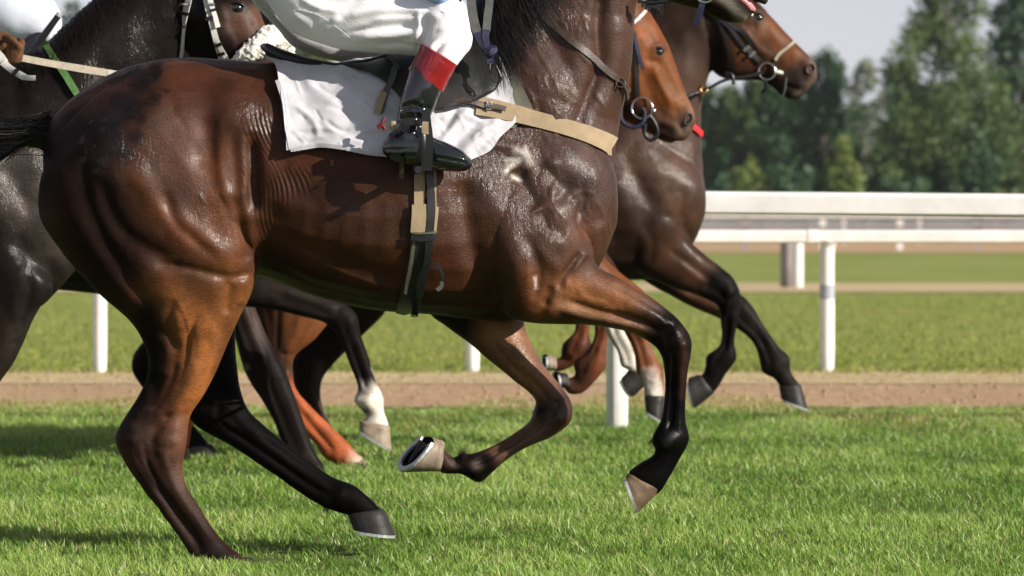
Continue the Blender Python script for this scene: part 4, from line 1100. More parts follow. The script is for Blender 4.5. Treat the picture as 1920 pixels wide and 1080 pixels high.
for p, w_, a in (([(1222, 92), (1240, 85), (1250, 92)], 7, 6), ([(1215, 112), (1232, 116)], 6, -5), ([(1225, 120), (1235, 150), (1262, 200)], 6, 5), ([(1240, 120), (1262, 160), (1280, 190)], 8, -4), ([(1205, 130), (1225, 190), (1250, 230)], 9, -6), ([(1170, 150), (1190, 190)], 24, 7),
                 ([(1215, 60), (1230, 90)], 8, -4), ([(1190, 60), (1200, 110)], 14, 4), ([(1290, 205), (1297, 222)], 9, 6), ([(1270, 215), (1278, 245)], 7, -5), ([(1230, 235), (1262, 248)], 5, -6), ([(1262, 175), (1275, 205)], 6, 3),
                 ([(565, 770), (600, 815), (630, 850)], 4, -5), ([(1208, 630), (1222, 680)], 4, -4)): SD.push(p, w_, a, (YD-9, YD))
rD = (YD-9, YD); leg_detail(SD, hindD, 5, 10, rD, .75); leg_detail(SD, foreD1, 5, 7, rD, .7); leg_detail(SD, foreD2, 4, 7, (YD, 99), .7)
SD.push([(1290, 215), (1300, 230)], 7, 5, rD); SD.push([(1250, 222), (1272, 232), (1284, 250)], 4, -6, rD); SD.push([(1225, 130), (1240, 165), (1262, 205)], 5, 5, rD); SD.push([(1212, 90), (1222, 115), (1245, 118)], 7, -4, rD)
SD.apply(1); SD.noise(26, .8, 51); SD.apply(1, .3)
SD.fill((.13, .040, .0125)); SD.paint([(1234, 98)], 15, (.02, .012, .01), .9, side=True); SD.paint([(1240, 135), (1262, 165), (1285, 195)], 30, (.17, .058, .016), .9); SD.paint([(1180, 120), (1200, 60)], 30, (.24, .075, .022), .8)
SD.paint([(1180, 200), (1230, 232), (1262, 250)], 20, (.018, .013, .011), .95); SD.paint([(1290, 215), (1284, 245)], 15, (.11, .08, .065), .85); SD.paint([(1243, 218), (1270, 225)], 12, (.10, .055, .035), .7)
SD.paint([(1285, 175), (1299, 210)], 5, (.22, .10, .05), .8)
SD.paint([(560, 610), (610, 590)], 34, (.20, .075, .030), .9, (YD-9, YD)); SD.paint([(495, 560), (510, 640), (530, 705)], 26, (.045, .022, .015), .95, (YD-9, YD), False, 4)  # rear of gaskin: shade from the near horse painted as deeper brown
SD.paint([(550, 740), (600, 800), (640, 850)], 34, (.32, .080, .028), .95, (YD-9, YD), False, 4); SD.paint([(672, 868), (690, 880)], 18, (.70, .52, .40), .9, (YD-9, YD))
SD.paint([(345, 790), (340, 840)], 30, (.36, .10, .035), .9, (YD, 99))
SD.paint([(1205, 600), (1225, 660)], 30, (.20, .075, .035), .9, (YD-9, YD)); SD.paint([(1218, 705), (1228, 740)], 17, (.66, .60, .54), .95, (YD-9, YD), False, 4); SD.paint([(1215, 690), (1225, 700)], 10, (.3, .12, .05), .5, (YD-9, YD))
SD.paint([(1140, 590), (1170, 650), (1200, 700)], 26, (.56, .52, .46), .95, (YD, 99), False, 4); SD.paint([(1188, 655)], 12, (.20, .14, .10), .6, (YD, 99))
SD.build('body', M['coat_far'], HD)
eye_at(HD, SD, 1234, 97, .019, YD-1); nostril_at(HD, SD, 1291, 223, .013, .020, YD-1, .35)
hoof(HD, (683, 862, 640, 882), (708, 886, 655, 896), -.12, .034, .048, 'hoof_pale', Y=YD, shoe=False, label='pale sunken hoof')
hoof(HD, (1246, 745, 1208, 742), (1242, 790, 1210, 770), -.12, .036, .05, 'hoof_dark', Y=YD)
hoof(HD, (1216, 716, 1182, 690), (1190, 742, 1168, 706), .12, .036, .05, 'hoof_dark', Y=YD, skew=(8, -4))
hoof(HD, (352, 840, 328, 842), (362, 866, 330, 868), .124, .034, .045, 'hoof_tan', Y=YD, shoe=False)

# --- E: hidden bay behind D
YE, kE = 6.1, 9240/20.1/660; oxE, oyE = 1100-1157*kE, 410*(1-kE)
hindE = [(480, 420, 350, 420, -.14, .12), (460, 520, 330, 530, -.14, .10), (400, 590, 305, 605, -.135, .07), (345, 645, 268, 640, -.13, .05), (322, 672, 249, 668, -.128, .045), (318, 700, 248, 696, -.126, .042), (330, 735, 268, 728, -.124, .034),
         (352, 780, 305, 780, -.12, .028), (378, 815, 335, 822, -.12, .032), (392, 832, 352, 842, -.12, .034)]
hindE2 = [(a+26, b-6, c+26, d-6, -y, w) for a, b, c, d, y, w in hindE[:-3]]+[(376, 770, 330, 772, .12, .03), (370, 790, 340, 795, .12, .03)]
foreE1 = [(1060, 330, 960, 380, -.1, .11), (1110, 430, 1000, 470, -.13, .1), (1160, 500, 1080, 530, -.13, .066), (1172, 545, 1120, 560, -.13, .048), (1152, 590, 1117, 590, -.125, .036), (1144, 630, 1118, 631, -.12, .024), (1141, 662, 1102, 660, -.12, .029), (1140, 688, 1079, 679, -.12, .040), (1113, 722, 1083, 701, -.12, .030), (1094, 738, 1074, 708, -.12, .029), (1074, 740, 1060, 706, -.12, .034)]
foreE2 = [(1030, 330, 940, 380, .1, .11), (1080, 430, 980, 470, .13, .1), (1130, 500, 1060, 530, .13, .066), (1140, 545, 1090, 560, .13, .048), (1114, 590, 1079, 590, .125, .034), (1104, 620, 1077, 622, .12, .024), (1109, 650, 1056, 643, .12, .038), (1098, 672, 1052, 660, .12, .036), (1075, 686, 1054, 669, .12, .027), (1058, 694, 1044, 672, .12, .029), (1044, 698, 1036, 668, .12, .032)]
foreE1 = [(a-4, b, c-4, d)+tuple(r) for a, b, c, d, *r in foreE1]
neckE = [(820, 160, 1090, 400, 0, .18), (910, 90, 1120, 300, 0, .16), (980, 20, 1150, 200, 0, .13), (1040, -60, 1160, 110, 0, .11), (1080, -130, 1160, 20, 0, .10)]
headE = [(1100, -160, 1080, -60, 0, .08), (1155, -140, 1105, -20, 0, .09), (1175, -90, 1120, 20, 0, .08), (1182, -30, 1140, 60, 0, .055), (1184, 20, 1155, 80, 0, .05), (1180, 60, 1165, 88, 0, .03)]
HE, SE = horse('bay racehorse hidden behind the chestnut, only its dark hock and brown forelegs showing', YE, kE, oxE, oyE, [hindE, hindE2, foreE1, foreE2], neckE, headE, .0105)
SE.noise(26, .8, 61); leg_detail(SE, hindE, 4, 8, (YE-9, YE), .7); leg_detail(SE, foreE1, 4, 8, (YE-9, YE), .7); leg_detail(SE, foreE2, 4, 7, (YE, 99), .7)
for p, w_, a in (([(1128, 640), (1118, 680)], 5, 4), ([(1090, 640), (1085, 665)], 5, 4)): SE.push(p, w_, a)
SE.apply(1, .3)
SE.fill((.05, .020, .012)); SE.paint([(1130, 600), (1128, 660), (1110, 710)], 40, (.15, .048, .020), .9); SE.paint([(1095, 600), (1085, 650)], 40, (.15, .046, .018), .8); SE.paint([(1108, 640), (1090, 700)], 9, (.02, .012, .009), .8); SE.paint([(1072, 640), (1052, 668)], 7, (.02, .012, .009), .7); SE.paint([(1095, 712), (1075, 716)], 16, (.035, .018, .013), .8, (YE-9, YE)); SE.paint([(1112, 620), (1100, 690)], 8, (.03, .015, .01), .7, (YE-9, YE))  # dark strips on the forelegs: their shade side painted into the colour
SE.paint([(262, 680), (300, 760), (370, 840)], 80, (.012, .010, .010), 1, (YE-9, 99), False, 6)
SE.build('body', M['coat_far'], HE)
hoof(HE, (398, 834, 352, 842), (420, 862, 354, 866), -.12, .036, .05, 'hoof_dark', Y=YE, shoe=False)
hoof(HE, (1070, 733, 1062, 700), (1048, 725, 1044, 697), -.12, .034, .048, 'hoof_dark', Y=YE, skew=(-7, -3))
hoof(HE, (1043, 695, 1040, 668), (1024, 694, 1024, 664), .12, .034, .046, 'hoof_pale', Y=YE, skew=(-5, -2))

# --- B: dark bay leading on the right
YB, kB = 6.8, 9240/20.8/660; oxB, oyB = 1322-1157*kB, 120
neckB = [(1060, 150, 1310, 420, 0, .19), (1110, 90, 1318, 340, 0, .17), (1160, 45, 1314, 270, 0, .145), (1205, 10, 1314, 205, 0, .125), (1245, -30, 1322, 165, 0, .112), (1290, -60, 1332, 130, 0, .10)]
headB = [(1290, -90, 1315, 60, 0, .075), (1330, -80, 1335, 130, 0, .095), (1372, -50, 1368, 150, 0, .095), (1415, -5, 1398, 152, 0, .085), (1447, 32, 1425, 152, 0, .066), (1478, 66, 1448, 164, 0, .052), (1502, 90, 1466, 180, 0, .046), (1520, 106, 1486, 187, 0, .046), (1531, 122, 1502, 182, 0, .042), (1532, 140, 1516, 165, 0, .028)]
nfB = [(1240, 330, 1130, 380, -.1, .11), (1275, 410, 1150, 440, -.14, .105), (1290, 445, 1185, 500, -.14, .08), (1322, 478, 1245, 532, -.135, .062), (1352, 500, 1300, 552, -.13, .050), (1374, 520, 1334, 566, -.13, .044), (1388, 548, 1346, 576, -.128, .043),
       (1386, 590, 1350, 600, -.125, .033), (1377, 640, 1350, 645, -.122, .026), (1382, 672, 1325, 667, -.12, .037), (1362, 702, 1322, 690, -.12, .032), (1350, 722, 1316, 702, -.12, .033), (1338, 738, 1308, 706, -.12, .034)]
ffB = [(1250, 330, 1140, 380, .1, .11), (1280, 430, 1150, 470, .13, .1), (1300, 480, 1200, 520, .13, .07), (1345, 530, 1290, 572, .13, .05), (1388, 552, 1345, 596, .125, .044), (1412, 578, 1375, 612, .12, .036), (1436, 618, 1407, 635, .12, .026), (1458, 648, 1422, 664, .12, .030),
       (1479, 670, 1429, 696, .12, .038), (1482, 698, 1452, 710, .12, .031), (1499, 722, 1462, 724, .12, .036)]
hindB = [(740, 400, 590, 430, -.14, .13), (750, 500, 570, 520, -.14, .12), (727, 578, 548, 590, -.135, .10), (684, 624, 544, 642, -.13, .07), (642, 664, 545, 682, -.128, .052), (608, 704, 548, 712, -.126, .045), (600, 738, 557, 742, -.124, .038), (607, 772, 576, 775, -.122, .028), (626, 806, 597, 810, -.12, .027), (645, 838, 614, 842, -.12, .032), (656, 860, 625, 862, -.12, .034)]
hindB2 = [(a-6, b, c-6, d, -y, w) for a, b, c, d, y, w in hindB]
HB, SB = horse('dark bay racehorse leading on the right with a long-cheeked dark bridle', YB, kB, oxB, oyB, [nfB, ffB, hindB, hindB2], neckB, headB, .0090)
shoulder_detail(SB, kB, oxB, oyB, (YB-9, YB))
rB = (YB-9, YB)
for p, w_, a in (([(1395, 30), (1420, 18), (1436, 28)], 7, 7), ([(1392, 48), (1420, 50)], 6, -5), ([(1390, 50), (1420, 90), (1452, 110)], 6, 6), ([(1405, 85), (1430, 112)], 7, -6), ([(1360, 60), (1380, 110)], 26, 8), ([(1338, 20), (1342, 110)], 7, -10), ([(1440, 50), (1470, 90)], 8, 3), ([(1470, 110), (1490, 95)], 7, 3),
                 ([(1520, 118), (1524, 138)], 9, 6), ([(1500, 120), (1508, 150)], 7, -5), ([(1470, 160), (1500, 168)], 4, -7), ([(1452, 135), (1475, 150)], 8, 3), ([(1250, 465), (1300, 500), (1345, 535)], 6, -6), ([(1270, 490), (1330, 540)], 6, 4), ([(1364, 590), (1362, 660)], 4, -6), ([(1376, 590), (1374, 650)], 5, 3), ([(1365, 545), (1370, 570)], 9, 5),
                 ([(1225, 60), (1250, 140), (1250, 230)], 12, -6), ([(1280, 60), (1290, 160)], 16, 5), ([(1190, 270), (1220, 330)], 26, 7), ([(560, 640), (590, 690)], 7, 5), ([(580, 650), (560, 700)], 5, -5)): SB.push(p, w_, a, rB)
SB.push([(1410, 600), (1440, 655)], 4, -5, (YB, 99)); SB.push([(1425, 600), (1455, 655)], 4, 3, (YB, 99)); SB.push([(1455, 690), (1468, 700)], 6, 3, (YB, 99))
leg_detail(SB, nfB, 7, 10, rB, .75); leg_detail(SB, ffB, 4, 8, (YB, 99), .75); leg_detail(SB, hindB, 5, 9, rB, .75)
SB.apply(1); SB.noise(10, 3.5, 71); SB.noise(26, 1.2, 72); SB.apply(1, .3)
SB.fill((.030, .016, .011)); SB.paint([(1200, 300), (1270, 330), (1280, 250), (1260, 150)], 65, (.085, .048, .035), .85); SB.paint([(1270, 380), (1290, 400)], 30, (.085, .040, .022), .6)
SB.paint([(1440, 50), (1465, 80), (1490, 105)], 30, (.15, .05, .016), .92); SB.paint([(1421, 34)], 13, (.02, .012, .01), .9, side=True); SB.paint([(1390, 80), (1420, 100)], 30, (.10, .036, .014), .7); SB.paint([(1372, 115)], 20, (.13, .042, .015), .6)
SB.paint([(1500, 130), (1475, 160), (1500, 180)], 19, (.022, .017, .016), .9); SB.paint([(1520, 112), (1528, 140), (1515, 160)], 11, (.10, .070, .058), .85); SB.paint([(1490, 178), (1500, 172)], 6, (.14, .11, .09), .8); SB.paint([(1350, 100), (1360, 150)], 22, (.012, .009, .008), .8)
SB.paint([(1250, 480), (1320, 520)], 34, (.070, .030, .016), .85, rB); SB.paint([(1290, 540), (1340, 575)], 22, (.13, .06, .035), .85, (YB, 99)); SB.paint([(1360, 540), (1362, 660), (1340, 720)], 46, (.011, .009, .0085), 1, rB, False, 6)
SB.paint([(1400, 590), (1460, 690), (1480, 720)], 44, (.018, .0145, .013), 1, (YB, 99), False, 6); SB.paint([(600, 640), (580, 700)], 60, (.018, .013, .011), .9); SB.paint([(600, 690), (592, 740), (620, 800)], 14, (.060, .040, .033), .8, rB)
SB.wetn([(1230, 200), (1240, 330)], 90, .7); SB.wetn([(1280, 470)], 60, .3)
SB.build('body', M['coat_far'], HB); BVB = SB.bvh
eye_at(HB, SB, 1421, 33, .019, YB-1)
M['pink_dark'] = simple('dark_red_nostril', rgb(.06, .012, .014), .6, .3)
nostril_at(HB, SB, 1520, 129, .015, .019, YB-1, .5, 'pink_dark')
hoof(HB, (1338, 738, 1310, 702), (1306, 764, 1292, 708), -.12, .036, .052, 'hoof_dark', Y=YB, skew=(6, -4))
hoof(HB, (1502, 722, 1460, 724), (1515, 767, 1464, 748), .12, .036, .052, 'hoof_dark', Y=YB)
strands('mane', hang([(1150, 50), (1205, 8), (1245, -32), (1290, -62)], BVB, YB, kB, -.1, 1.0, 15, 55), None, 700, M['hair'], HB, r=.002, wob=.02, seed=25)
# ------------------------------------------------------------------ tack of the near horse
def patch(bvh, rows, nu, nv, off=.008, th=.003, y0=-1.2, wr=None, name='x', mat=None, parent=None, bag=None):
    """cloth lying on a surface: rows = list of picture polylines from top to bottom"""
    R = []
    for r in rows:
        r = np.asarray(r, float)
        r = cr(r, 12) if len(r) > 2 else np.array([r[0]*(1-t)+r[1]*t for t in np.linspace(0, 1, 20)])
        L_ = np.concatenate([[0], np.cumsum(np.hypot(*(r[1:]-r[:-1]).T))]); L_ /= L_[-1]
        t = np.linspace(0, 1, nu); R.append(np.column_stack([np.interp(t, L_, r[:, 0]), np.interp(t, L_, r[:, 1])]).ravel())
    A = cr(np.array(R), max(2, nv//(len(rows)-1))).reshape(-1, nu, 2)
    m = len(A); V = np.full((m, nu, 3), np.nan); VN = np.zeros((m, nu, 3))
    for i in range(m):
        for j in range(nu):
            h = hit(bvh, A[i, j, 0], A[i, j, 1], y0)
            if h: V[i, j] = h[0]; VN[i, j] = h[1]
    Yv = V[:, :, 1].copy()
    for j in range(nu):           # fill columns that miss the body from below
        col = Yv[:, j]; ok = np.nonzero(~np.isnan(col))[0]
        if len(ok) == 0: col[:] = 0 if y0 < 0 else y0+1; VN[:, j] = (0, -1, 0)
        else:
            for i in range(m):
                if np.isnan(col[i]):
                    k_ = ok[np.argmin(abs(ok-i))]
                    col[i] = col[k_]+.0*(k_-i); VN[i, j] = VN[k_, j]
    for _ in range(10):
        Yv[1:-1] = (Yv[:-2]+2*Yv[1:-1]+Yv[2:])/4; Yv[:, 1:-1] = (Yv[:, :-2]+2*Yv[:, 1:-1]+Yv[:, 2:])/4
        VN[1:-1] = (VN[:-2]+2*VN[1:-1]+VN[2:])/4; VN[:, 1:-1] = (VN[:, :-2]+2*VN[:, 1:-1]+VN[:, 2:])/4
    VN /= np.linalg.norm(VN, axis=2)[:, :, None]+1e-9
    for i in range(m):
        for j in range(nu): V[i, j] = P(A[i, j, 0], A[i, j, 1], Yv[i, j])
    o_ = np.full((m, nu), off)
    if wr is not None: o_ = o_+wr(A[:, :, 0], A[:, :, 1], V)
    top = V+VN*(o_+th)[:, :, None]; bot = V+VN*o_[:, :, None]
    n = m*nu; Fc = []
    idx = lambda i, j, s: s*n+i*nu+j
    for i in range(m-1):
        for j in range(nu-1):
            Fc.append((idx(i, j, 0), idx(i, j+1, 0), idx(i+1, j+1, 0), idx(i+1, j, 0)))
            Fc.append((idx(i, j, 1), idx(i+1, j, 1), idx(i+1, j+1, 1), idx(i, j+1, 1)))
    for i in range(m-1):
        for j, a in ((0, 1), (nu-1, -1)):
            q = (idx(i, j, 0), idx(i+1, j, 0), idx(i+1, j, 1), idx(i, j, 1)); Fc.append(q[::a])
    for j in range(nu-1):
        for i, a in ((0, -1), (m-1, 1)):
            q = (idx(i, j, 0), idx(i, j+1, 0), idx(i, j+1, 1), idx(i, j, 1)); Fc.append(q[::a])
    b = bag or Bag(); b.add(np.concatenate([top.reshape(-1, 3), bot.reshape(-1, 3)]), Fc)
    if bag is None: return b.build(name, mat, parent)
def gl(U, W, pts, wd, amp):
    d, t = dist_poly(U.ravel(), W.ravel(), curve2(pts, 5) if len(pts) > 2 else np.array(pts, float))
    return (np.exp(-(d/wd)**2)*amp*np.clip(np.minimum(t, 1-t)*5, 0, 1)).reshape(U.shape)
_rc = np.random.default_rng(44); CREASE = []
for _ in range(60):
    _x = _rc.uniform(545, 950); _y0 = _rc.uniform(125, 285); _a = _rc.normal(.5, .5); _l = _rc.uniform(14, 42)
    CREASE.append(([(_x, _y0), (_x+_l*.5*math.cos(_a), _y0+_l*.5*math.sin(_a)+_rc.normal(0, 3)), (_x+_l*math.cos(_a), _y0+_l*math.sin(_a))], _rc.uniform(2, 4), _rc.choice((-1, 1))*_rc.uniform(.0012, .0028)))
def cloth_wr(U, W, V):
    n = vnoise(V.reshape(-1, 3)*np.array((16, 3, 22))+3, 81).reshape(U.shape)*.0035+vnoise(V.reshape(-1, 3)*np.array((38, 3, 50))+9, 82).reshape(U.shape)*.0014
    e = .004
    for p, wd, a in (([(560, 130), (590, 175), (640, 215)], 12, .007), ([(620, 135), (660, 185), (735, 230)], 14, .006), ([(600, 200), (650, 215), (700, 235)], 6, -.004), ([(660, 230), (690, 250), (720, 225)], 6, .005),
                     ([(815, 285), (850, 240), (885, 200)], 8, .009), ([(835, 292), (880, 245), (915, 205)], 8, -.008), ([(850, 300), (905, 255), (940, 215)], 9, .010), ([(830, 250), (850, 215), (860, 200)], 6, -.006), ([(880, 300), (925, 250)], 7, -.006), ([(905, 130), (925, 170)], 7, .006), ([(890, 160), (905, 195)], 6, -.006),
                     ([(530, 180), (545, 240)], 8, -.003), ([(700, 250), (740, 235)], 5, .004), ([(640, 262), (690, 275)], 6, .003)):
        n = n+gl(U, W, p, wd, a)
    # the lower edge lifts a little off the coat
    for p, wd, a in (([(545, 150), (600, 165), (660, 160)], 5, .004), ([(550, 200), (590, 235), (600, 270)], 7, .005), ([(575, 160), (640, 190), (690, 180)], 5, -.004), ([(540, 250), (600, 245), (650, 255)], 5, .003), ([(670, 195), (700, 215), (740, 215)], 4, .005), ([(610, 230), (640, 250), (660, 245)], 4, -.004), ([(560, 265), (620, 262)], 5, .003), ([(820, 230), (870, 220), (915, 235)], 6, .005), ([(880, 265), (910, 240)], 4, .006)):
        n = n+gl(U, W, p, wd, a)
    for p, wd, a in CREASE: n = n+gl(U, W, p, wd, a)
    return n*1.15+e+np.clip((W-255)/50, 0, 1)*.012+np.clip((575-U)/60, 0, 1)**1.5*.020*np.clip((W-110)/30, 0, 1)
clothrows = [[(488, 112), (560, 122), (640, 125), (720, 112), (800, 90), (860, 62), (905, 60)],
             [(512, 132), (600, 150), (700, 155), (800, 140), (880, 112), (932, 96)],
             [(526, 182), (620, 195), (720, 200), (820, 190), (900, 160), (952, 142)],
             [(533, 232), (620, 232), (720, 242), (820, 240), (900, 215), (963, 190)],
             [(541, 286), (570, 281), (600, 277), (640, 281), (690, 292), (740, 296), (800, 306), (850, 312), (890, 298), (925, 272), (966, 232)]]
CL = patch(BV1, clothrows, 150, 96, off=.010, th=.003, wr=cloth_wr, name='saddle_cloth', mat=M['cloth'])
tag(CL, 'white saddle cloth with stitched hem draped over the back of the nearest horse', 'saddle cloth')
def edge_pts(p, d=7):
    return p
b = Bag()
hem = BVHTree.FromObject(CL, bpy.context.evaluated_depsgraph_get())
drape_strap(hem, [(519, 150), (524, 164), (531, 190), (537, 235), (545, 280)], 7, off=.0005, th=.0018, bag=b, sub=12)
b.build('hem', M['cloth'], CL)
b = Bag(); drape_strap(hem, [(545, 281), (572, 277), (602, 273), (640, 277), (690, 287), (730, 291)], 7, off=.0005, th=.0018, bag=b, sub=12); b.build('hem', M['cloth'], CL)
for i in range(26):      # stitches of the lower hem
    t = i/25; x = 552+t*178; y = np.interp(x, [545, 572, 602, 640, 690, 730], [281, 277, 273, 277, 287, 291])
    h = hit(hem, x, y)
    if h:
        q = Bag(); q.box(np.array(h[0])+np.array(h[1])*.003, (.0018, .0012, .0035)); q.build('stitch', M['cloth'], CL)
_co = np.empty(len(CL.data.vertices)*3); CL.data.vertices.foreach_get('co', _co); _co = _co.reshape(-1, 3)
_q = [[i+len(SV1.V) for i in p.vertices] for p in CL.data.polygons]
BVC = BVHTree.FromPolygons(SV1.V.tolist()+_co.tolist(), SV1.Q.tolist()+_q)
SAD = empty('saddle', (0, 0, 0), 'small black racing saddle with a rounded flap under the jockey', 'saddle')
def pad_wr(U, W, V): return vnoise(V.reshape(-1, 3)*20, 85).reshape(U.shape)*.0015
PADO = patch(BV1, [[(890, 66), (926, 70)], [(915, 100), (957, 116)], [(930, 150), (981, 165)], [(935, 200), (997, 210)], [(925, 240), (962, 242)]], 16, 40, off=.003, th=.005, wr=pad_wr, name='saddle_pad', mat=M['pad'])
tag(PADO, 'olive-grey padded underlay showing in front of the white saddle cloth', 'saddle pad')
b = Bag()
b.add(*loft([(489, 84, 496, 98, 0, .035), (500, 82, 506, 110, 0, .075), (530, 95, 535, 122, 0, .10), (575, 110, 580, 130, 0, .105), (630, 120, 632, 142, 0, .10), (690, 112, 690, 150, 0, .11), (740, 98, 742, 150, 0, .12), (800, 80, 800, 140, 0, .13), (850, 50, 855, 120, 0, .12), (880, 45, 880, 100, 0, .09)], q=.8))
b.build('seat', M['saddle_leather'], SAD)
b = Bag()
b.tube([P(*p) for p in ((500, 83, -.06), (530, 96, -.085), (575, 111, -.09), (630, 121, -.088), (690, 113, -.095), (735, 101, -.10), (770, 90, -.11))], .0045, 8); b.build('piping', M['black_leather'], SAD)
SADBV = hem
patch(hem, [[(640, 128), (700, 125), (760, 105), (800, 92), (850, 72), (888, 70)], [(690, 142), (740, 140), (800, 120), (860, 100), (918, 92)], [(722, 158), (770, 160), (830, 150), (900, 130), (940, 122)],
            [(745, 180), (790, 185), (840, 180), (890, 168), (940, 148)], [(762, 205), (800, 210), (830, 206), (880, 196), (926, 172)]], 50, 46, off=.012, th=.005, name='flap', mat=M['saddle_leather'], parent=SAD)
b = Bag(); drape_strap(hem, [(915, 92), (938, 118), (940, 148), (922, 175), (880, 197), (830, 207)], 3.5, off=.0165, th=.003, bag=b); b.build('flap_binding', M['black_leather'], SAD)
b = Bag(); drape_strap(hem, [(745, 130), (735, 165), (722, 190), (712, 212)], 13, off=.022, th=.003, bag=b); b.build('billet_strap', M['grey_rein'], SAD)
b = Bag(); drape_strap(hem, [(722, 183), (715, 198), (710, 212)], 12, off=.026, th=.002, bag=b); o = b.build('strap_end', M['tan_web'], SAD)
b = Bag(); drape_strap(hem, [(718, 98), (735, 118), (752, 140)], 10, off=.02, th=.003, bag=b); b.build('billet_strap', M['grey_rein'], SAD)
b = Bag(); b.tube([P(720, 222, -.355), P(716, 233, -.36), P(708, 240, -.36)], [.005, .006, .006], 8); b.tube([P(716, 233, -.36), P(722, 243, -.36)], [.005, .006], 8); b.build('ribbon', M['crimson'], SAD)
# girth
G = empty('girth', (0, 0, 0), 'tan and black elastic girth round the belly of the nearest horse', 'girth')
b = Bag(); drape_strap(BV1, [(786, 296), (786, 340), (785, 388)], 20, off=.008, th=.004, bag=b); b.build('webbing', M['tan_web'], G)
b = Bag(); drape_strap(BV1, [(813, 300), (814, 350), (814, 392)], 5, off=.006, th=.004, bag=b); b.build('webbing', M['tan_web'], G)
b = Bag(); drape_strap(BV1, [(784, 384), (784, 410), (782, 436)], 28, off=.012, th=.006, bag=b); b.build('padding', M['tan_web'], G)
b = Bag(); drape_strap(BV1, [(813, 388), (811, 412), (808, 438)], 14, off=.009, th=.006, bag=b); b.build('padding', M['tan_web'], G)
b = Bag(); drape_strap(BV1, [(785, 430), (779, 480), (768, 540), (757, 584)], 30, off=.007, th=.004, bag=b); b.build('strap', M['black_leather'], G)
b = Bag(); drape_strap(BV1, [(776, 445), (770, 490), (760, 545)], 7, off=.012, th=.002, bag=b); b.build('stripe', M['web_dark'], G)
b = Bag(); drape_strap(BV1, [(803, 320), (806, 380), (803, 440), (797, 500), (782, 560), (776, 590)], 13, off=.016, th=.004, bag=b); b.build('strap', M['black_leather'], G)
b = Bag(); drape_strap(BV1, [(768, 443), (790, 446), (814, 442)], 11, off=.02, th=.004, bag=b); b.build('keeper', M['black_leather'], G)
b = Bag(); drape_strap(BV1, [(770, 434), (790, 436), (815, 434)], 4, off=.024, th=.003, bag=b); b.build('buckle', M['steel'], G)
h0 = hit(BV1, 812, 505)
yy = h0[0].y-.045
b = flat_strap([(786, 560, yy+.02), (784, 530, yy+.005), (792, 508, yy-.01), (806, 496, yy-.02), (822, 500, yy-.025), (831, 518, yy-.025), (827, 538, yy-.02), (820, 543, yy-.02)], [5, 5, 5, 5, 6, 6, 6, 6], 0, .003); b.build('loose_strap', M['black_leather'], G)
flat_strap([(829, 528, yy-.024), (827, 538, yy-.022), (819, 544, yy-.022)], [7, 8, 7], 0, .004).build('strap_end', M['grey_rein'], G)
# breast strap
BS = empty('breast_strap', (0, 0, 0), 'tan webbing breast strap across the chest of the nearest horse', 'strap')

b = Bag(); drape_strap(BVC, [(892, 200), (930, 206), (985, 219), (1040, 234), (1095, 251), (1130, 265), (1146, 274)], [34, 34, 32, 31, 32, 34, 36], off=.004, th=.003, bag=b, sub=10, smooth_n=60); 
_y = hit(BV1, 1138, 270)[0].y-.012
_v = [P(1136, 256, _y+.004), P(1134, 288, _y+.004), P(1147, 259, _y+.030), P(1146, 292, _y+.030), P(1151, 260, .0), P(1150, 293, .0), P(1146, 260, .12), P(1145, 293, .12)]
_w = [p+np.array((-.004, .003, 0)) for p in _v]
b.add(_v+_w, [(0, 1, 3, 2), (2, 3, 5, 4), (4, 5, 7, 6), (8, 10, 11, 9), (10, 12, 13, 11), (12, 14, 15, 13), (0, 2, 10, 8), (2, 4, 12, 10), (4, 6, 14, 12), (1, 9, 11, 3), (3, 11, 13, 5), (5, 13, 15, 7), (0, 8, 9, 1), (6, 7, 15, 14)])
b.build('webbing', M['tan_web'], BS)
b = Bag(); drape_strap(BVC, [(850, 188), (880, 195), (915, 201), (946, 208)], 10, off=.013, th=.004, bag=b); b.build('buckle_strap', M['brown_leather'], BS)
h = hit(BVC, 912, 200); c = np.array(h[0])+np.array(h[1])*.021
b = Bag()
for w_ in (0, .011): b.tube([c+np.array((w_-.004, 0, -.011)), c+np.array((w_, -.004, 0)), c+np.array((w_-.002, 0, .011))], .0017, 6)
b.tube([c+np.array((-.004, 0, .011)), c+np.array((.010, 0, .010))], .0017, 6); b.tube([c+np.array((-.004, 0, -.011)), c+np.array((.010, 0, -.012))], .0017, 6)
b.build('buckle', M['steel'], BS)
# martingale strap on the neck
MG = empty('martingale', (0, 0, 0), 'dark leather martingale strap running down the neck of the nearest horse', 'strap')
b = Bag(); drape_strap(BV1, [(975, -25), (1010, 20), (1050, 58), (1100, 100), (1140, 135), (1160, 150)], 12, off=.006, th=.003, bag=b, sub=12, smooth_n=30); b.build('strap', M['brown_leather'], MG)
b = Bag(); drape_strap(BV1, [(1160, 150), (1170, 168), (1172, 188)], 10, off=.010, th=.005, bag=b); b.build('strap', M['brown_leather'], MG)
h = hit(BV1, 1163, 156); c = np.array(h[0])+np.array((0, -.022, 0)) if h else P(1163, 156, -.1)
b = Bag(); b.torus(c, .013, .0028, (1, 0, 0), (0, .3, .95)); b.build('ring', M['brown_leather'], MG)
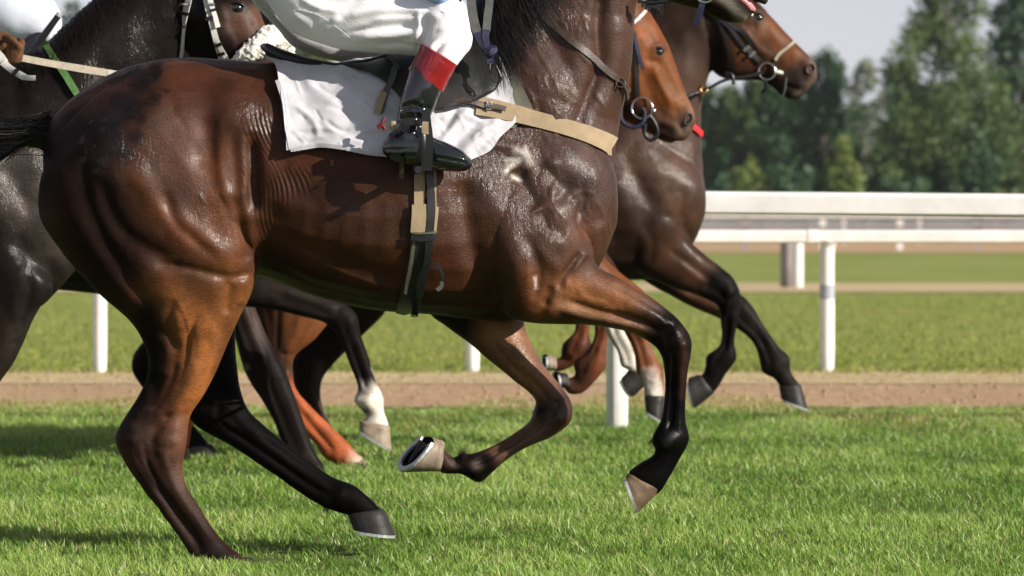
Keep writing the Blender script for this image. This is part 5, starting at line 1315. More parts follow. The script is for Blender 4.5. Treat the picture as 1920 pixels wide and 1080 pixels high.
# reins and the knotted loop in front of the saddle
RN = empty('reins', (0, 0, 0), 'grey rubber reins tied with a navy knot in front of the saddle', 'reins')
yr = -.20
flat_strap([(879, -60, yr), (883, 0, yr), (889, 40, yr-.01), (896, 64, yr-.02)], 17, 0, .005).build('rein', M['grey_rein'], RN)
flat_strap([(922, -60, yr), (918, 0, yr), (914, 35, yr-.01), (912, 58, yr-.02)], 15, 0, .005).build('rein', M['grey_rein'], RN)
flat_strap([(895, 60, yr-.02), (903, 80, yr-.03), (918, 98, yr-.04)], [17, 12, 11], 0, .006).build('tie', M['navy'], RN)
flat_strap([(912, 55, yr-.022), (911, 72, yr-.03), (917, 96, yr-.04)], [14, 12, 10], 0, .006).build('tie', M['navy'], RN)
b = Bag(); c = P(921, 96, yr-.05); b.torus(c, .011, .008, (1, 0, .4), (0, .5, .8)); b.torus(c+(.002, -.004, -.004), .009, .007, (.3, 0, 1), (.6, .6, 0)); b.build('knot', M['navy'], RN)
flat_strap([(920, 100, yr-.05), (919, 118, yr-.055), (920, 122, yr-.055)], [10, 12, 10], 0, .006).build('tie', M['navy'], RN)
b = Bag(); b.tube(cr([P(*p) for p in ((919, 118, -.262), (919, 138, -.275), (925, 152, -.28), (935, 155, -.28), (941, 147, -.28), (939, 136, -.28), (931, 126, -.275), (926, 112, -.262))], 6), .0018, 6); b.build('cord_loop', M['black_leather'], RN)
b = Bag(); b.tube([P(930, 124, -.282), P(936, 136, -.286), P(939, 144, -.286)], .004, 8); b.build('cord_toggle', M['black_leather'], RN)
flat_strap([(868, -20, -.30), (862, 4, -.30), (855, 18, -.30)], 5, 0, .003).build('strap', M['black_leather'], RN)
# bridle of the near horse (only its lower end is in the picture)
BR = empty('bridle', (0, 0, 0), 'dark bridle end and bit at the chin of the nearest horse', 'bridle')
flat_strap([(1322, -30, -.085), (1318, 0, -.088), (1312, 25, -.085), (1302, 46, -.08)], [10, 11, 12, 9], 0, .006).build('strap', M['navy'], BR)
b = Bag(); b.torus(P(1322, -14, -.09), .028, .0032, (1, 0, 0), (0, 0, 1)); b.build('bit_ring', M['steel'], BR)
b = Bag()
for i in range(7): b.box(P(1205+i*6, 8+(i % 3)*4-(i > 3)*3, -.095), (.004, .004, .009), bev=0)
b.tube([P(1196, 2, -.09), P(1220, 6, -.1), P(1250, 2, -.1)], .005, 6); b.build('throat_lash', M['black_leather'], BR)

# bridle of the left horse
BA = empty('bridle', (0, 0, 0), 'white bridle with black keepers and thick fleece noseband on the left horse', 'bridle')
ya = YA-1
def sa(pts, w, off=.006): 
    b_ = Bag(); drape_strap(BVA, pts, w, off=off, th=.004, y0=ya, bag=b_); return b_
sa([(360, -25), (355, 5), (347, 42), (341, 85), (337, 118)], 10).build('cheek_strap', M['white_leather'], BA)
sa([(382, -25), (388, 10), (399, 50), (412, 95), (420, 122)], 10).build('cheek_strap', M['white_leather'], BA)
sa([(391, -10), (399, 20), (408, 52)], 9, .014).build('buckle_strap', M['white_leather'], BA)
sa([(408, 75), (418, 95), (432, 118)], 7, .009).build('cheek_strap', M['white_leather'], BA)
for (x, y, x2, y2) in ((346, 23, 358, 26), (341, 46, 353, 48), (386, 36, 398, 33), (392, 22, 404, 18), (405, 82, 417, 79), (409, 99, 421, 96)):
    sa([(x, y), ((x+x2)/2, (y+y2)/2), (x2, y2)], 5.5, .016).build('keeper', M['black_leather'], BA)
for (x, y) in ((351, 8), (395, 8)):
    sa([(x-6, y-1), (x, y), (x+7, y+1)], 3, .019).build('buckle', M['steel'], BA)
bag = Bag()
hp = [hit(BVA, x, y, ya) for x, y in ((438, 124), (462, 104), (488, 86), (508, 72))]
ctr = [np.array(h_[0])+np.array((0, -.02, .0)) if h_ else P(x, y, YA-.06) for h_, (x, y) in zip(hp, ((438, 124), (462, 104), (488, 86), (508, 72)))]+[P(526, 74, YA-.01), P(536, 90, YA+.03)]
ctr = cr(ctr, 8)
bag.tube(ctr, np.interp(np.linspace(0, 1, len(ctr)), [0, .25, .6, .85, 1], [.018, .032, .042, .042, .03]), 20)
bag.ball(ctr[-1], .03, 14, 10); bag.ball(ctr[0], .018, 12, 8)
V_, Q_ = remesh(bag, .0045)
N_ = vnormals(V_, Q_)
if ((V_-V_.mean(0))*N_).sum() < 0: Q_ = Q_[:, ::-1]; N_ = -N_
nn = vnoise(V_*75, 91); nn2 = vnoise(V_*150, 92)
V_ = V_+N_*(np.abs(nn)*.010-.003+nn2*.002)[:, None]
obj('fleece_noseband', mesh_np('fleece_noseband', V_, Q_), M['fleece'], BA)
# chest and neck straps of the left horse
GS = sa([(84, 80), (100, 108), (122, 142), (155, 196)], 12, .012).build('green_strap', M['green']); tag(GS, 'green webbing strap crossing the shoulder of the left horse', 'strap')
RW = empty('reins', (0, 0, 0), 'white reins by the gloved hand at the left edge', 'reins')
flat_strap([(-20, 85, .9), (0, 105, .9), (12, 122, .9)], 15, 0, .005).build('rein', M['white_leather'], RW)
flat_strap([(4, 116, .895), (24, 132, .895), (46, 145, .895)], 13, 0, .005).build('rein', M['white_leather'], RW)
flat_strap([(26, 132, .885), (32, 137, .885)], 15, 0, .006).build('keeper', M['black_leather'], RW)
flat_strap([(44, 144, .89), (54, 146, .89), (67, 146, .89)], 10, 0, .005).build('strap_end', M['white_leather'], RW)
b = flat_strap([(33, 107, 1.02), (90, 118, 1.02), (160, 130, 1.02), (205, 137, 1.02)], [13, 13, 14, 13], 0, .009); WH = empty('whip', (0, 0, 0), 'pale flat whip held out from the gloved hand at the left', 'whip')
b.build('shaft', M['whip'], WH); flat_strap([(202, 137, 1.02), (225, 140, 1.02), (240, 142, 1.02)], [14, 12, 3], 0, .010).build('whip_flap', M['white_leather'], WH)

# bridle of the chestnut
BD = empty('bridle', (0, 0, 0), 'dark bridle with silver ring bit on the chestnut head', 'bridle')
yd = YD-1
def sd(bv, y0, pts, w, off=.006):
    b_ = Bag(); drape_strap(bv, pts, w, off=off, th=.004, y0=y0, bag=b_); return b_
BVD = SD.bvh
sd(BVD, yd, [(1186, 60), (1192, 100), (1193, 150), (1195, 180)], 8).build('cheek_strap', M['black_leather'], BD)
sd(BVD, yd, [(1188, 66), (1196, 100), (1204, 130)], 6, .012).build('buckle_strap', M['navy'], BD)
sd(BVD, yd, [(1180, 50), (1195, 36), (1208, 22)], 5, .008).build('brow_band', M['white_leather'], BD)
h = hit(BVD, 1204, 203, yd); cR = np.array(h[0])+np.array((0, -.016, 0)) if h else P(1204, 203, YD-.08)
b = Bag(); b.torus(cR, .041, .0030, (1, 0, 0), (0, .1, 1), 36); b.build('bit_ring', M['steel'], BD)
b = Bag(); b.ball(cR+np.array((.043, -.006, -.010)), (.013, .010, .011), 12, 8); b.build('bit_end', M['steel'], BD)
b = Bag(); b.tube(cr([cR+np.array(p) for p in ((-.085, 0, .01), (-.08, -.01, -.05), (-.04, -.015, -.075), (.0, -.015, -.06), (.01, -.01, -.02), (.0, -.008, .0))], 6), .008, 8); b.build('rein_loop', M['navy'], BD)
b = Bag(); b.tube(cr([cR+np.array(p) for p in ((.03, .005, -.03), (.05, .005, -.06), (.06, .01, -.1), (.035, .01, -.125), (.01, .01, -.1), (.012, .01, -.06))], 6), .009, 8); b.build('chin_strap', M['black_leather'], BD)
# bridle of the leading horse
BB = empty('bridle', (0, 0, 0), 'dark rein bridle with silver ring bit and cream noseband on the leading horse', 'bridle')
yb = YB-1
def sb(pts, w, off=.006): return sd(BVB, yb, pts, w, off)
sb([(1318, 10), (1340, 30), (1366, 50), (1390, 82), (1412, 105), (1426, 118)], 7).build('cheek_strap', M['black_leather'], BB)
sb([(1350, 20), (1372, 48), (1394, 62), (1420, 96), (1436, 112)], 7, .008).build('cheek_strap', M['black_leather'], BB)
sb([(1340, 30), (1356, 60), (1368, 95), (1378, 128)], 5).build('throat_lash', M['black_leather'], BB)
for x, y in ((1398, 90), (1408, 101)):
    sb([(x-5, y+5), (x, y), (x+6, y-5)], 5, .014).build('keeper', M['grey_rein'], BB)
sb([(1452, 112), (1462, 100), (1475, 90), (1489, 79)], 6, .008).build('noseband', M['braid'], BB)
h = hit(BVB, 1438, 134, yb); cB = np.array(h[0])+np.array((0, -.016, 0)) if h else P(1438, 134, YB-.07)
b = Bag(); b.torus(cB, .035, .0033, (1, 0, 0), (0, .1, 1), 36); b.build('bit_ring', M['steel'], BB)
b = Bag(); b.tube([cB+np.array((.032, -.004, -.003)), cB+np.array((.05, -.004, -.004)), cB+np.array((.066, 0, -.008))], [.007, .010, .006], 8); b.build('bit_end', M['white_leather'], BB)
b = Bag(); b.tube(cr([P(*p) for p in ((1432, 136, YB-.11), (1400, 143, YB-.12), (1360, 150, YB-.13), (1330, 165, YB-.14), (1318, 171, YB-.13))], 6), .007, 8); b.build('rein', M['black_leather'], BB)
b = Bag(); b.torus(P(1320, 168, YB-.14), .014, .0045, (1, 0, .3), (0, .4, 1)); b.build('rein_ring', simple('brass', rgb(.6, .38, .12), .3, .5, metal=1), BB)
b = Bag(); b.tube(cr([P(*p) for p in ((1318, 171, YB-.13), (1300, 176, YB-.15), (1280, 186, YB-.17), (1240, 215, YB-.2))], 6), .006, 8); b.build('martingale', M['black_leather'], BB)
b = Bag(); b.tube(cr([P(*p) for p in ((1360, 138, YB-.125), (1372, 140, YB-.13), (1376, 158, YB-.13))], 4), .008, 8); b.build('rein_stop', M['black_leather'], BB)
b = Bag(); b.tube(cr([P(*p) for p in ((1434, 150, YB-.09), (1436, 165, YB-.08), (1430, 173, YB-.07))], 4), .009, 8); b.build('chin_strap', M['black_leather'], BB)
b = Bag(); b.tube(cr([P(*p) for p in ((1474, 145, YB-.06), (1472, 165, YB-.06), (1468, 180, YB-.05))], 4), .004, 8); b.build('lip_strap', M['grey_rein'], BB)
RS = sb([(1290, 232), (1302, 242), (1316, 256)], 9, .01).build('red_strap', M['red_cloth']); tag(RS, 'short red breast band end on the chest of the leading horse', 'strap')
# ------------------------------------------------------------------ riders
def body_mesh(lofts, voxel, Y=0, it=5, grow=0, disp=None, seed=1):
    b = Bag()
    for st in lofts: b.add(*loft([(r[0], r[1], r[2], r[3], r[4], r[5]+grow)+tuple(r[6:]) for r in st], Y=Y))
    V, Q = remesh(b, voxel); V = smooth(V, Q, it)
    Nn = vnormals(V, Q)
    if ((V-V.mean(0))*Nn).sum() < 0: Q = Q[:, ::-1].copy(); Nn = -Nn
    return V, Q, Nn
R1 = empty('person', (0, 0, 0), 'jockey in white breeches and black boots with red tops riding the nearest horse', 'person')
thighN = [(470, -190, 470, -40, -.09, .12), (520, -150, 505, 10, -.13, .12), (570, -120, 548, 62, -.15, .11, .15), (640, -95, 620, 88, -.175, .10, .3), (710, -70, 700, 97, -.205, .092, .35), (775, -40, 765, 100, -.225, .08, .3), (830, -12, 815, 106, -.255, .07, .2), (866, 20, 850, 108, -.275, .06), (880, 55, 868, 98, -.285, .05)]
kneeN = [(872, 10, 800, 25, -.275, .065), (882, 55, 792, 70, -.285, .062), (876, 90, 792, 86, -.298, .052), (856, 122, 795, 100, -.308, .045), (846, 138, 790, 112, -.312, .042)]
thighF = [(480, -150, 475, 10, .10, .12), (520, -120, 515, 50, .16, .12), (580, -100, 560, 92, .22, .11), (660, -70, 640, 116, .27, .10), (740, -40, 725, 124, .30, .09), (810, -5, 800, 118, .32, .07), (850, 20, 840, 110, .33, .05)]
hip = [(420, -250, 470, -110, 0, .16), (455, -270, 495, -60, 0, .19), (510, -280, 540, -70, 0, .18), (570, -290, 590, -120, 0, .15)]
V, Q, Nn = body_mesh([thighN, kneeN, thighF, hip], .0066)
u, v = uv(V)
dsp = vnoise(V*9, 101)*.005+vnoise(V*22, 102)*.0018
near = V[:, 1] < -.05
for p, wd, a in (([(620, 40), (700, 20), (780, 20), (840, 40)], 8, .007), ([(640, 66), (720, 50), (790, 48)], 6, -.006), ([(655, 70), (730, 66), (800, 60)], 7, .006), ([(810, 110), (830, 80), (850, 66), (872, 70)], 5, -.008), ([(800, 100), (815, 84), (850, 54)], 5, .006), ([(850, 20), (862, 40), (876, 50)], 5, -.004),
                 ([(780, 100), (790, 80), (800, 60), (805, 30)], 5, -.005), ([(770, 80), (785, 60), (786, 20)], 6, .005), ([(600, 10), (680, -5)], 9, -.004), ([(640, 30), (600, 60)], 9, .004), ([(830, 30), (860, 20)], 6, .004), ([(560, -5), (600, 15), (650, 22)], 5, .004), ([(690, 40), (740, 34), (790, 36)], 4, .004), ([(700, 84), (750, 82), (790, 90)], 4, -.003), ([(820, 60), (845, 48), (868, 46)], 3.5, .004), ([(812, 92), (835, 74), (870, 80)], 3.5, -.004), ([(540, 20), (570, 40), (600, 70)], 7, .004), ([(850, 0), (872, 25), (880, 45)], 3, .003)):
    pp = curve2(p, 5) if len(p) > 2 else np.array(p, float)
    d, t = dist_poly(u, v, pp); dsp += 1.5*near*np.exp(-(d/wd)**2)*a*np.clip(np.minimum(t, 1-t)*5, 0, 1)*np.clip(-Nn[:, 1]*2, 0, 1)
V = V+Nn*dsp[:, None]
obj('breeches', mesh_np('breeches', V, Q), M['breech'], R1)
# seam
RB = BVHTree.FromPolygons(V.tolist(), Q.tolist())
b = Bag(); drape_strap(RB, [(560, 18), (600, 30), (640, 58), (660, 75)], 1.6, off=.0005, th=.001, bag=b); b.build('seam', M['breech'], R1)
b = Bag(); drape_strap(RB, [(735, -10), (790, 10), (830, 22), (858, 40)], 1.6, off=.0005, th=.001, bag=b); b.build('seam', M['breech'], R1)
# continuous body under the clothes: trunk, head, arms, lower legs
trunk = [(430, -230, 500, -110, 0, .13), (520, -270, 550, -120, 0, .14), (620, -300, 640, -150, 0, .15), (720, -330, 730, -190, 0, .17), (790, -350, 800, -230, 0, .14), (830, -350, 835, -260, 0, .07), (850, -370, 860, -290, 0, .055), (860, -420, 915, -300, 0, .075), (880, -450, 940, -320, 0, .085), (900, -460, 950, -350, 0, .07)]
armN = [(760, -340, 750, -260, -.17, .055), (800, -250, 770, -200, -.22, .05), (830, -180, 795, -150, -.24, .045), (860, -130, 845, -100, -.22, .035), (890, -90, 880, -62, -.19, .03), (905, -75, 892, -48, -.18, .035)]
armF = [(x, y, x2, y2, -c, w) for x, y, x2, y2, c, w in armN]
legN = [(850, 20, 810, 40, -.27, .04), (855, 80, 800, 75, -.295, .040), (828, 140, 790, 125, -.313, .034), (802, 200, 768, 185, -.322, .026), (792, 235, 762, 225, -.335, .024), (785, 262, 757, 262, -.34, .024)]
legF = [(x, y-10, x2, y2-10, .34, w) for x, y, x2, y2, c, w in legN]
V, Q, Nn = body_mesh([trunk, armN, armF, legN, legF], .013)
obj('body', mesh_np('body', V, Q), M['skin'], R1)
V, Q, Nn = body_mesh([trunk[:5]], .009, grow=.015); V = V+Nn*(vnoise(V*10, 111)*.006+.012)[:, None]
obj('silks', mesh_np('silks', V, Q), M['light_blue'], R1)
V, Q, Nn = body_mesh([armN[:5]], .009, grow=.012); V = V+Nn*.008
obj('sleeve', mesh_np('sleeve', V, Q), M['light_blue'], R1)
V, Q, Nn = body_mesh([armF[:5]], .009, grow=.012); V = V+Nn*.008
obj('sleeve', mesh_np('sleeve', V, Q), M['light_blue'], R1)
b = Bag(); b.ball(P(905, -395, 0), (.115, .095, .105), 24, 14); b.build('helmet', M['light_blue'], R1)
# silks hem at the waist that dips into the picture
V, Q, Nn = body_mesh([[(800, -40, 812, 4, -.30, .05), (818, -50, 830, 9, -.30, .05), (836, -60, 846, 6, -.29, .04)]], .006); V = V+Nn*(vnoise(V*30, 112)*.003)[:, None]
obj('shirt_hem', mesh_np('shirt_hem', V, Q), M['light_blue'], R1)
# boots
for s_ in (-1, 1):
    yo = 0 if s_ < 0 else .64; dx = 0 if s_ < 0 else 6
    BT = None
    shaft = [(832+dx, 163, 770+dx, 122, -0.318+yo, .052), (824+dx, 182, 764+dx, 145, -0.323+yo, .050), (816+dx, 202, 755+dx, 172, -0.327+yo, .045), (807+dx, 220, 748+dx, 200, -0.331+yo, .040), (803+dx, 236, 744+dx, 224, -0.335+yo, .040), (806+dx, 258, 742+dx, 250, -0.350+yo, .040), (808+dx, 280, 742+dx, 280, -0.350+yo, .036)]
    foot = [(722+dx, 262, 724+dx, 292, -0.350+yo, .026), (734+dx, 246, 736+dx, 306, -0.350+yo, .035), (756+dx, 240, 758+dx, 311, -0.350+yo, .040), (785+dx, 240, 785+dx, 314, -0.352+yo, .042), (812+dx, 256, 812+dx, 318, -0.356+yo, .045), (842+dx, 268, 842+dx, 322, -0.358+yo, .046), (868+dx, 282, 866+dx, 322, -0.358+yo, .040), (883+dx, 297, 881+dx, 317, -0.358+yo, .022)]
    V, Q, Nn = body_mesh([shaft, foot], .0045, it=4)
    u, v = uv(V); dsp = vnoise(V*16, 121)*.0012
    for p, wd, a in (([(748, 203), (775, 196), (800, 204)], 5, -.006), ([(745, 214), (775, 208), (806, 216)], 4, .005), ([(746, 224), (775, 222), (806, 228)], 4, -.005), ([(790, 196), (800, 215), (790, 228)], 4, .005), ([(778, 200), (786, 222)], 4, -.004), ([(720, 285), (745, 287), (775, 285), (830, 290), (875, 300)], 2.5, .003), ([(720, 292), (745, 294), (775, 292), (830, 297), (875, 306)], 3, -.003)):
        d, t = dist_poly(u-dx, v, curve2(p, 5) if len(p) > 2 else np.array(p, float)); dsp += np.exp(-(d/wd)**2)*a*np.clip(-Nn[:, 1]*1.5, 0, 1)
    V = V+Nn*dsp[:, None]
    BT = obj('boot', mesh_np('boot', V, Q), M['boot'], R1)
    rt_old = [(856+dx, 121, 791+dx, 84, -.348+yo, .064), (849+dx, 138, 783+dx, 99, -.351+yo, .061), (839+dx, 155, 775+dx, 114, -.352+yo, .058), (830+dx, 172, 768+dx, 129, -.354+yo, .056)]
    rt = [(857+dx, 122, 789+dx, 82, -.310+yo, .060), (850+dx, 136, 783+dx, 97, -.312+yo, .059), (841+dx, 153, 775+dx, 113, -.315+yo, .056), (831+dx, 173, 766+dx, 130, -.318+yo, .053)]
    V, Fc_ = loft(rt, n=120, sub=10, q=1.0, cap=.08)
    nr = len(V)//120; V = V.reshape(nr, 120, 3); c_ = V.mean(1, keepdims=True); tj = np.arange(120)*2*math.pi/120
    rr = np.clip((np.arange(nr)-7)/3, 0, 1)*np.clip((nr-11-np.arange(nr))/3, 0, 1)
    V = c_+(V-c_)*(1+.020*rr[:, None, None]*np.maximum(0, np.sin(tj*26))[None, :, None]*((tj > 3.9) & (tj < 5.6))[None, :, None]+.035*(np.abs(np.arange(nr)-5) < 2)[:, None, None]*0)
    b_ = Bag(); b_.add(V.reshape(-1, 3), Fc_); o = b_.build('boot_top', M['red_leather'], BT)
    continue
    # flatten the two ends, ribs along the top
    u, v = uv(V); ax_ = (u-dx-791)*.50+(v-84)*-.87
    al = ((u-dx-822)*-.46+(v-101)*.89)
    ribs = np.clip(1-abs((al-22)/16)**4, 0, 1)
    across = (u-dx-822)*.89+(v-101)*.46
    dsp = np.where((Nn[:, 1] < -.1) & (across > -18) & (across < 26), np.maximum(0, np.sin(across*1.15))*.0022*ribs, 0)
    V = V+Nn*dsp[:, None]
    o = obj('boot_top', mesh_np('boot_top', V, Q), M['red_leather'], BT)
# stirrup (hangs from the saddle)
ST = empty('stirrup', (0, 0, 0), 'black stirrup iron and leather around the near boot of the jockey', 'stirrup')
b = Bag(); b.tube(cr([P(*p) for p in ((776, 300, -.33), (770, 262, -.345), (776, 236, -.40), (786, 229, -.43), (790, 240, -.435), (792, 270, -.44), (786, 300, -.43), (780, 316, -.40))], 6), .006, 8, flat=((1, 0, 0), 1.8)); b.build('iron', M['black_leather'], ST)
b = Bag(); b.tube([P(778, 318, -.32), P(782, 320, -.38), P(784, 318, -.44)], .011, 8); b.build('tread', M['black_leather'], ST)
flat_strap([(798, 205, -.42), (800, 230, -.43), (802, 262, -.435), (800, 320, -.43)], [16, 17, 20, 21], 0, .005).build('leather', M['black_leather'], ST)
flat_strap([(798, 228, -.438), (797, 240, -.44), (798, 252, -.44)], [11, 13, 12], 0, .006).build('tape', M['tan_web'], ST)
b = Bag(); b.box(P(737, 235, -.40), (.008, .012, .012), bev=.003); b.build('tape', M['tan_web'], ST)
flat_strap([(753, 296, -.40), (753, 320, -.38), (753, 336, -.375)], [8, 9, 9], 0, .004).build('strap_end', M['brown_leather'], ST)
b = Bag(); b.box(P(769, 230, -.425), (.020, .006, .009), bev=.002); b.box(P(790, 234, -.43), (.010, .006, .010), bev=.002); b.build('buckle', M['black_leather'], ST, False)
for x, y in ((776, 250), (788, 238)):
    b = Bag(); b.ball(P(x, y, -.445), .004, 8, 6); b.build('rivet', M['steel'], ST)

# rider of the hidden dark horse: breeches at the top left, black whip
R2 = empty('person', (0, 0, 0), 'jockey in pale blue-white breeches behind the neck of the left horse', 'person')
th = [(-150, -140, -120, 10, -.15, .13), (-80, -110, -60, 60, -.2, .13), (-10, -60, 0, 84, -.24, .12), (50, -25, 45, 86, -.27, .10), (95, 5, 72, 86, -.29, .08), (114, 35, 80, 84, -.30, .06)]
th2 = [(x, y-10, x2, y2-10, -c, w) for x, y, x2, y2, c, w in th]
hp_ = [(-200, -210, -170, -60, 0, .17), (-150, -230, -120, -40, 0, .18), (-90, -230, -70, -70, 0, .16)]
V, Q, Nn = body_mesh([th, th2, hp_], .0105, Y=YC); V = V+Nn*(vnoise(V*8, 131)*.006+vnoise(V*20, 132)*.002)[:, None]
obj('breeches', mesh_np('breeches', V, Q), M['blue_breech'], R2)
sh = [(95, 60, 50, 70, -.31, .05), (75, 130, 25, 120, -.32, .045), (50, 190, 5, 175, -.33, .036), (45, 215, 0, 205, -.33, .036)]
sh2 = [(x, y, x2, y2, -c, w) for x, y, x2, y2, c, w in sh]
tr = [(-190, -230, -160, -100, 0, .13), (-80, -260, -60, -120, 0, .14), (0, -280, 10, -160, 0, .15), (60, -290, 70, -190, 0, .12), (90, -310, 100, -230, 0, .06), (100, -350, 150, -240, 0, .07), (120, -360, 165, -270, 0, .07)]
V, Q, Nn = body_mesh([sh, sh2, tr], .011, Y=YC); obj('body', mesh_np('body', V, Q), M['skin'], R2)
V, Q, Nn = body_mesh([tr[:4]], .011, Y=YC, grow=.015); V = V+Nn*.012; obj('silks', mesh_np('silks', V, Q), M['navy'], R2)
for yy in (0, .64):
    V, Q, Nn = body_mesh([[(r[0], r[1], r[2], r[3], r[4]+yy, r[5]+.006) for r in sh]+[(70, 210, 60, 232, -.33+yy, .03)]], .009, Y=YC); obj('boot', mesh_np('boot', V+Nn*.004, Q), M['boot'], R2)
W2 = empty('whip', (0, 0, 0), 'black whip with a pale tip beside the pale blue-white breeches', 'whip')
b = Bag(); b.tube([P(109, 30, 3.9), P(80, 70, 3.9), P(52, 112, 3.9)], [.013, .014, .012], 10); b.build('shaft', M['black_leather'], W2)
b = Bag(); b.tube([P(109, 30, 3.9), P(113, 25, 3.9)], [.014, .012], 10); b.build('tip', M['alloy'], W2)
# rider of the left horse: gloved fist and red cuff
R3 = empty('person', (0, 0, 0), 'jockey at the left edge in a red sleeve and brown glove holding a pale whip', 'person')
arm = [(-330, -150, -350, -60, -.20, .07), (-230, -60, -250, 10, -.35, .055), (-150, 0, -160, 60, -.45, .045), (-60, 40, -60, 85, -.55, .036), (-22, 52, -24, 98, -.60, .032), (5, 58, 0, 110, -.62, .030), (28, 76, 16, 114, -.62, .028)]
tr3 = [(-640, -220, -600, -60, 0, .14), (-520, -260, -500, -110, 0, .15), (-400, -280, -390, -130, 0, .17), (-330, -290, -310, -180, 0, .12), (-300, -330, -270, -220, 0, .06), (-290, -380, -230, -250, 0, .08), (-270, -400, -215, -280, 0, .08)]
lg3 = [(-560, -160, -560, 0, -.1, .13), (-480, -90, -490, 60, -.25, .11), (-380, -20, -400, 100, -.33, .09), (-340, 30, -400, 60, -.34, .07), (-370, 120, -420, 100, -.35, .05), (-400, 210, -450, 190, -.36, .04), (-370, 260, -450, 255, -.36, .036), (-330, 275, -380, 290, -.36, .03)]
V, Q, Nn = body_mesh([arm, tr3, lg3], .011, Y=YA); obj('body', mesh_np('body', V, Q), M['skin'], R3)
V, Q, Nn = body_mesh([arm[:5]], .008, Y=YA, grow=.012); V = V+Nn*.008; obj('sleeve', mesh_np('sleeve', V, Q), M['red_cloth'], R3)
V, Q, Nn = body_mesh([tr3[:5]], .009, Y=YA, grow=.015); V = V+Nn*.01; obj('silks', mesh_np('silks', V, Q), M['red_cloth'], R3)
V, Q, Nn = body_mesh([lg3[:5]], .009, Y=YA, grow=.012); V = V+Nn*.01; obj('breeches', mesh_np('breeches', V, Q), M['breech'], R3)
V, Q, Nn = body_mesh([lg3[4:]], .009, Y=YA, grow=.006); V = V+Nn*.006; obj('boot', mesh_np('boot', V, Q), M['boot'], R3)
yg = YA-.64
b = Bag(); b.add(*loft([(-6, 56, -8, 108, -.62, .032), (12, 60, 4, 112, -.62, .036), (28, 72, 18, 116, -.62, .032), (36, 84, 26, 116, -.62, .024)], Y=YA))
for i in range(4):
    f = i/3; x0, y0_ = 30-f*20+4, 74+f*8
    pts = [P(36-7*i*.5-i*1, 76+i*9.5, yg-.012), P(41-i*1.2, 82+i*9, yg-.045), P(36-i*1.5, 90+i*8, yg-.062), P(24-i*1.5, 91+i*7.5, yg-.058), P(16-i, 88+i*7, yg-.045)]
    b.tube(cr(pts, 4), np.linspace(.012-.0008*i, .0085, 17), 10); b.ball(pts[-1], .0085, 8, 6)
b.tube(cr([P(8, 72, yg-.03), P(20, 74, yg-.052), P(32, 84, yg-.066), P(38, 94, yg-.064)], 4), np.linspace(.014, .009, 13), 10)
V, Q = remesh(b, .004); V = smooth(V, Q, 3); N_ = vnormals(V, Q)
obj('glove', mesh_np('glove', V, Q), M['glove'], R3)
# ------------------------------------------------------------------ rails, far fences, trees, grass
def post(bag, x, y, w, dpt, z1, rot=0.0, bev=.01):
    R = [[math.cos(rot), -math.sin(rot), 0], [math.sin(rot), math.cos(rot), 0], [0, 0, 1]]
    bag.box((x, y, z1/2-.02), (w/2, dpt/2, z1/2+.02), R, bev)
def at_ground(px, d): return (px-960)*d/F
d1 = CAMH*F/(803-HZ)
RF = empty('running_rail', (0, 0, 0), 'nearer white running rail with broad square posts, passing behind the leading horse', 'rail fence')
for i in range(-3, 5):
    b = Bag(); post(b, at_ground(1157, d1)+i*3.0, d1-D0, .085, .085, CAMH-(395-HZ)*d1/F, .38, .012); b.build('post', M['white_rail'], RF)
def railbar(z0, z1, ymid, dp, x0, x1, slope, xm):
    b = Bag(); V = []
    prof = [(-dp, z0+.01), (-dp, z1-.018), (-dp*.75, z1-.004), (-dp*.2, z1), (dp*.5, z1-.004), (dp, z1-.02), (dp, z0+.01), (0, z0)]
    for x in (x0, x1):
        for (yy, zz) in prof: V.append((x, ymid+yy, zz+(x-xm)*slope))
    n = len(prof); Fc = [(j, (j+1) % n, n+(j+1) % n, n+j) for j in range(n)]+[tuple(range(n))[::-1], tuple(range(n, 2*n))]
    b.add(V, Fc); return b
xm = at_ground(1620, d1)
for i in range(-3, 4):
    railbar(CAMH-(404-HZ)*d1/F, CAMH-(361-HZ)*d1/F, d1-D0, .05, at_ground(1157, d1)+i*3.0+2.1, at_ground(1157, d1)+i*3.0+5.097, -.008, xm).build('rail', M['white_rail'], RF, smooth=False)
d2 = CAMH*F/(700-HZ)
RF2 = empty('running_rail', (0, 0, 0), 'farther white running rail on slim round posts beyond the dirt track', 'rail fence')
zt = CAMH-(431-HZ)*d2/F; zb = CAMH-(456-HZ)*d2/F
for px in (-520, 187, 886, 1551, 2240, 2900):
    x = at_ground(px, d2); y = d2-D0
    b = Bag(); b.tube(cr([(x, y, -.02), (x, y, zb*.5), (x, y, zb-.10), (x+.004, y, zb-.03), (x+.012, y, zb+.01)], 4), np.interp(np.linspace(0, 1, 17), [0, .1, .8, 1], [.040, .045, .045, .062]), 16)
    p_ = b.build('post', M['white_rail'], RF2)
    if px == 1551:
        b = Bag(); b.tube([(x, y, CAMH-(560-HZ)*d2/F), (x, y, CAMH-(534-HZ)*d2/F)], .0475, 20); b.build('grey_sleeve', M['grey_band'], p_)
xs = [at_ground(p, d2) for p in (-1200, -500, 187, 860, 1523, 2215, 2900)]
for a, c in zip(xs[:-1], xs[1:]): railbar(zb, zt, d2-D0, .045, a+.002, c-.002, 0, 0).build('rail', M['white_rail'], RF2, smooth=False)
for a in xs[1:-1]:
    railbar(zb-.003, zt+.003, d2-D0, .049, a-.03, a+.03, 0, 0).build('joint_sleeve', M['white_rail'], RF2, smooth=False)
d3 = CAMH*F/(540-HZ)
b = Bag(); post(b, at_ground(1477, d3), d3-D0+.1, .19, .12, .80, 0, .01); GP = b.build('grey_post', M['grey_paint']); tag(GP, 'flat grey post standing left of the ribbed white marker', 'post')
b = Bag()
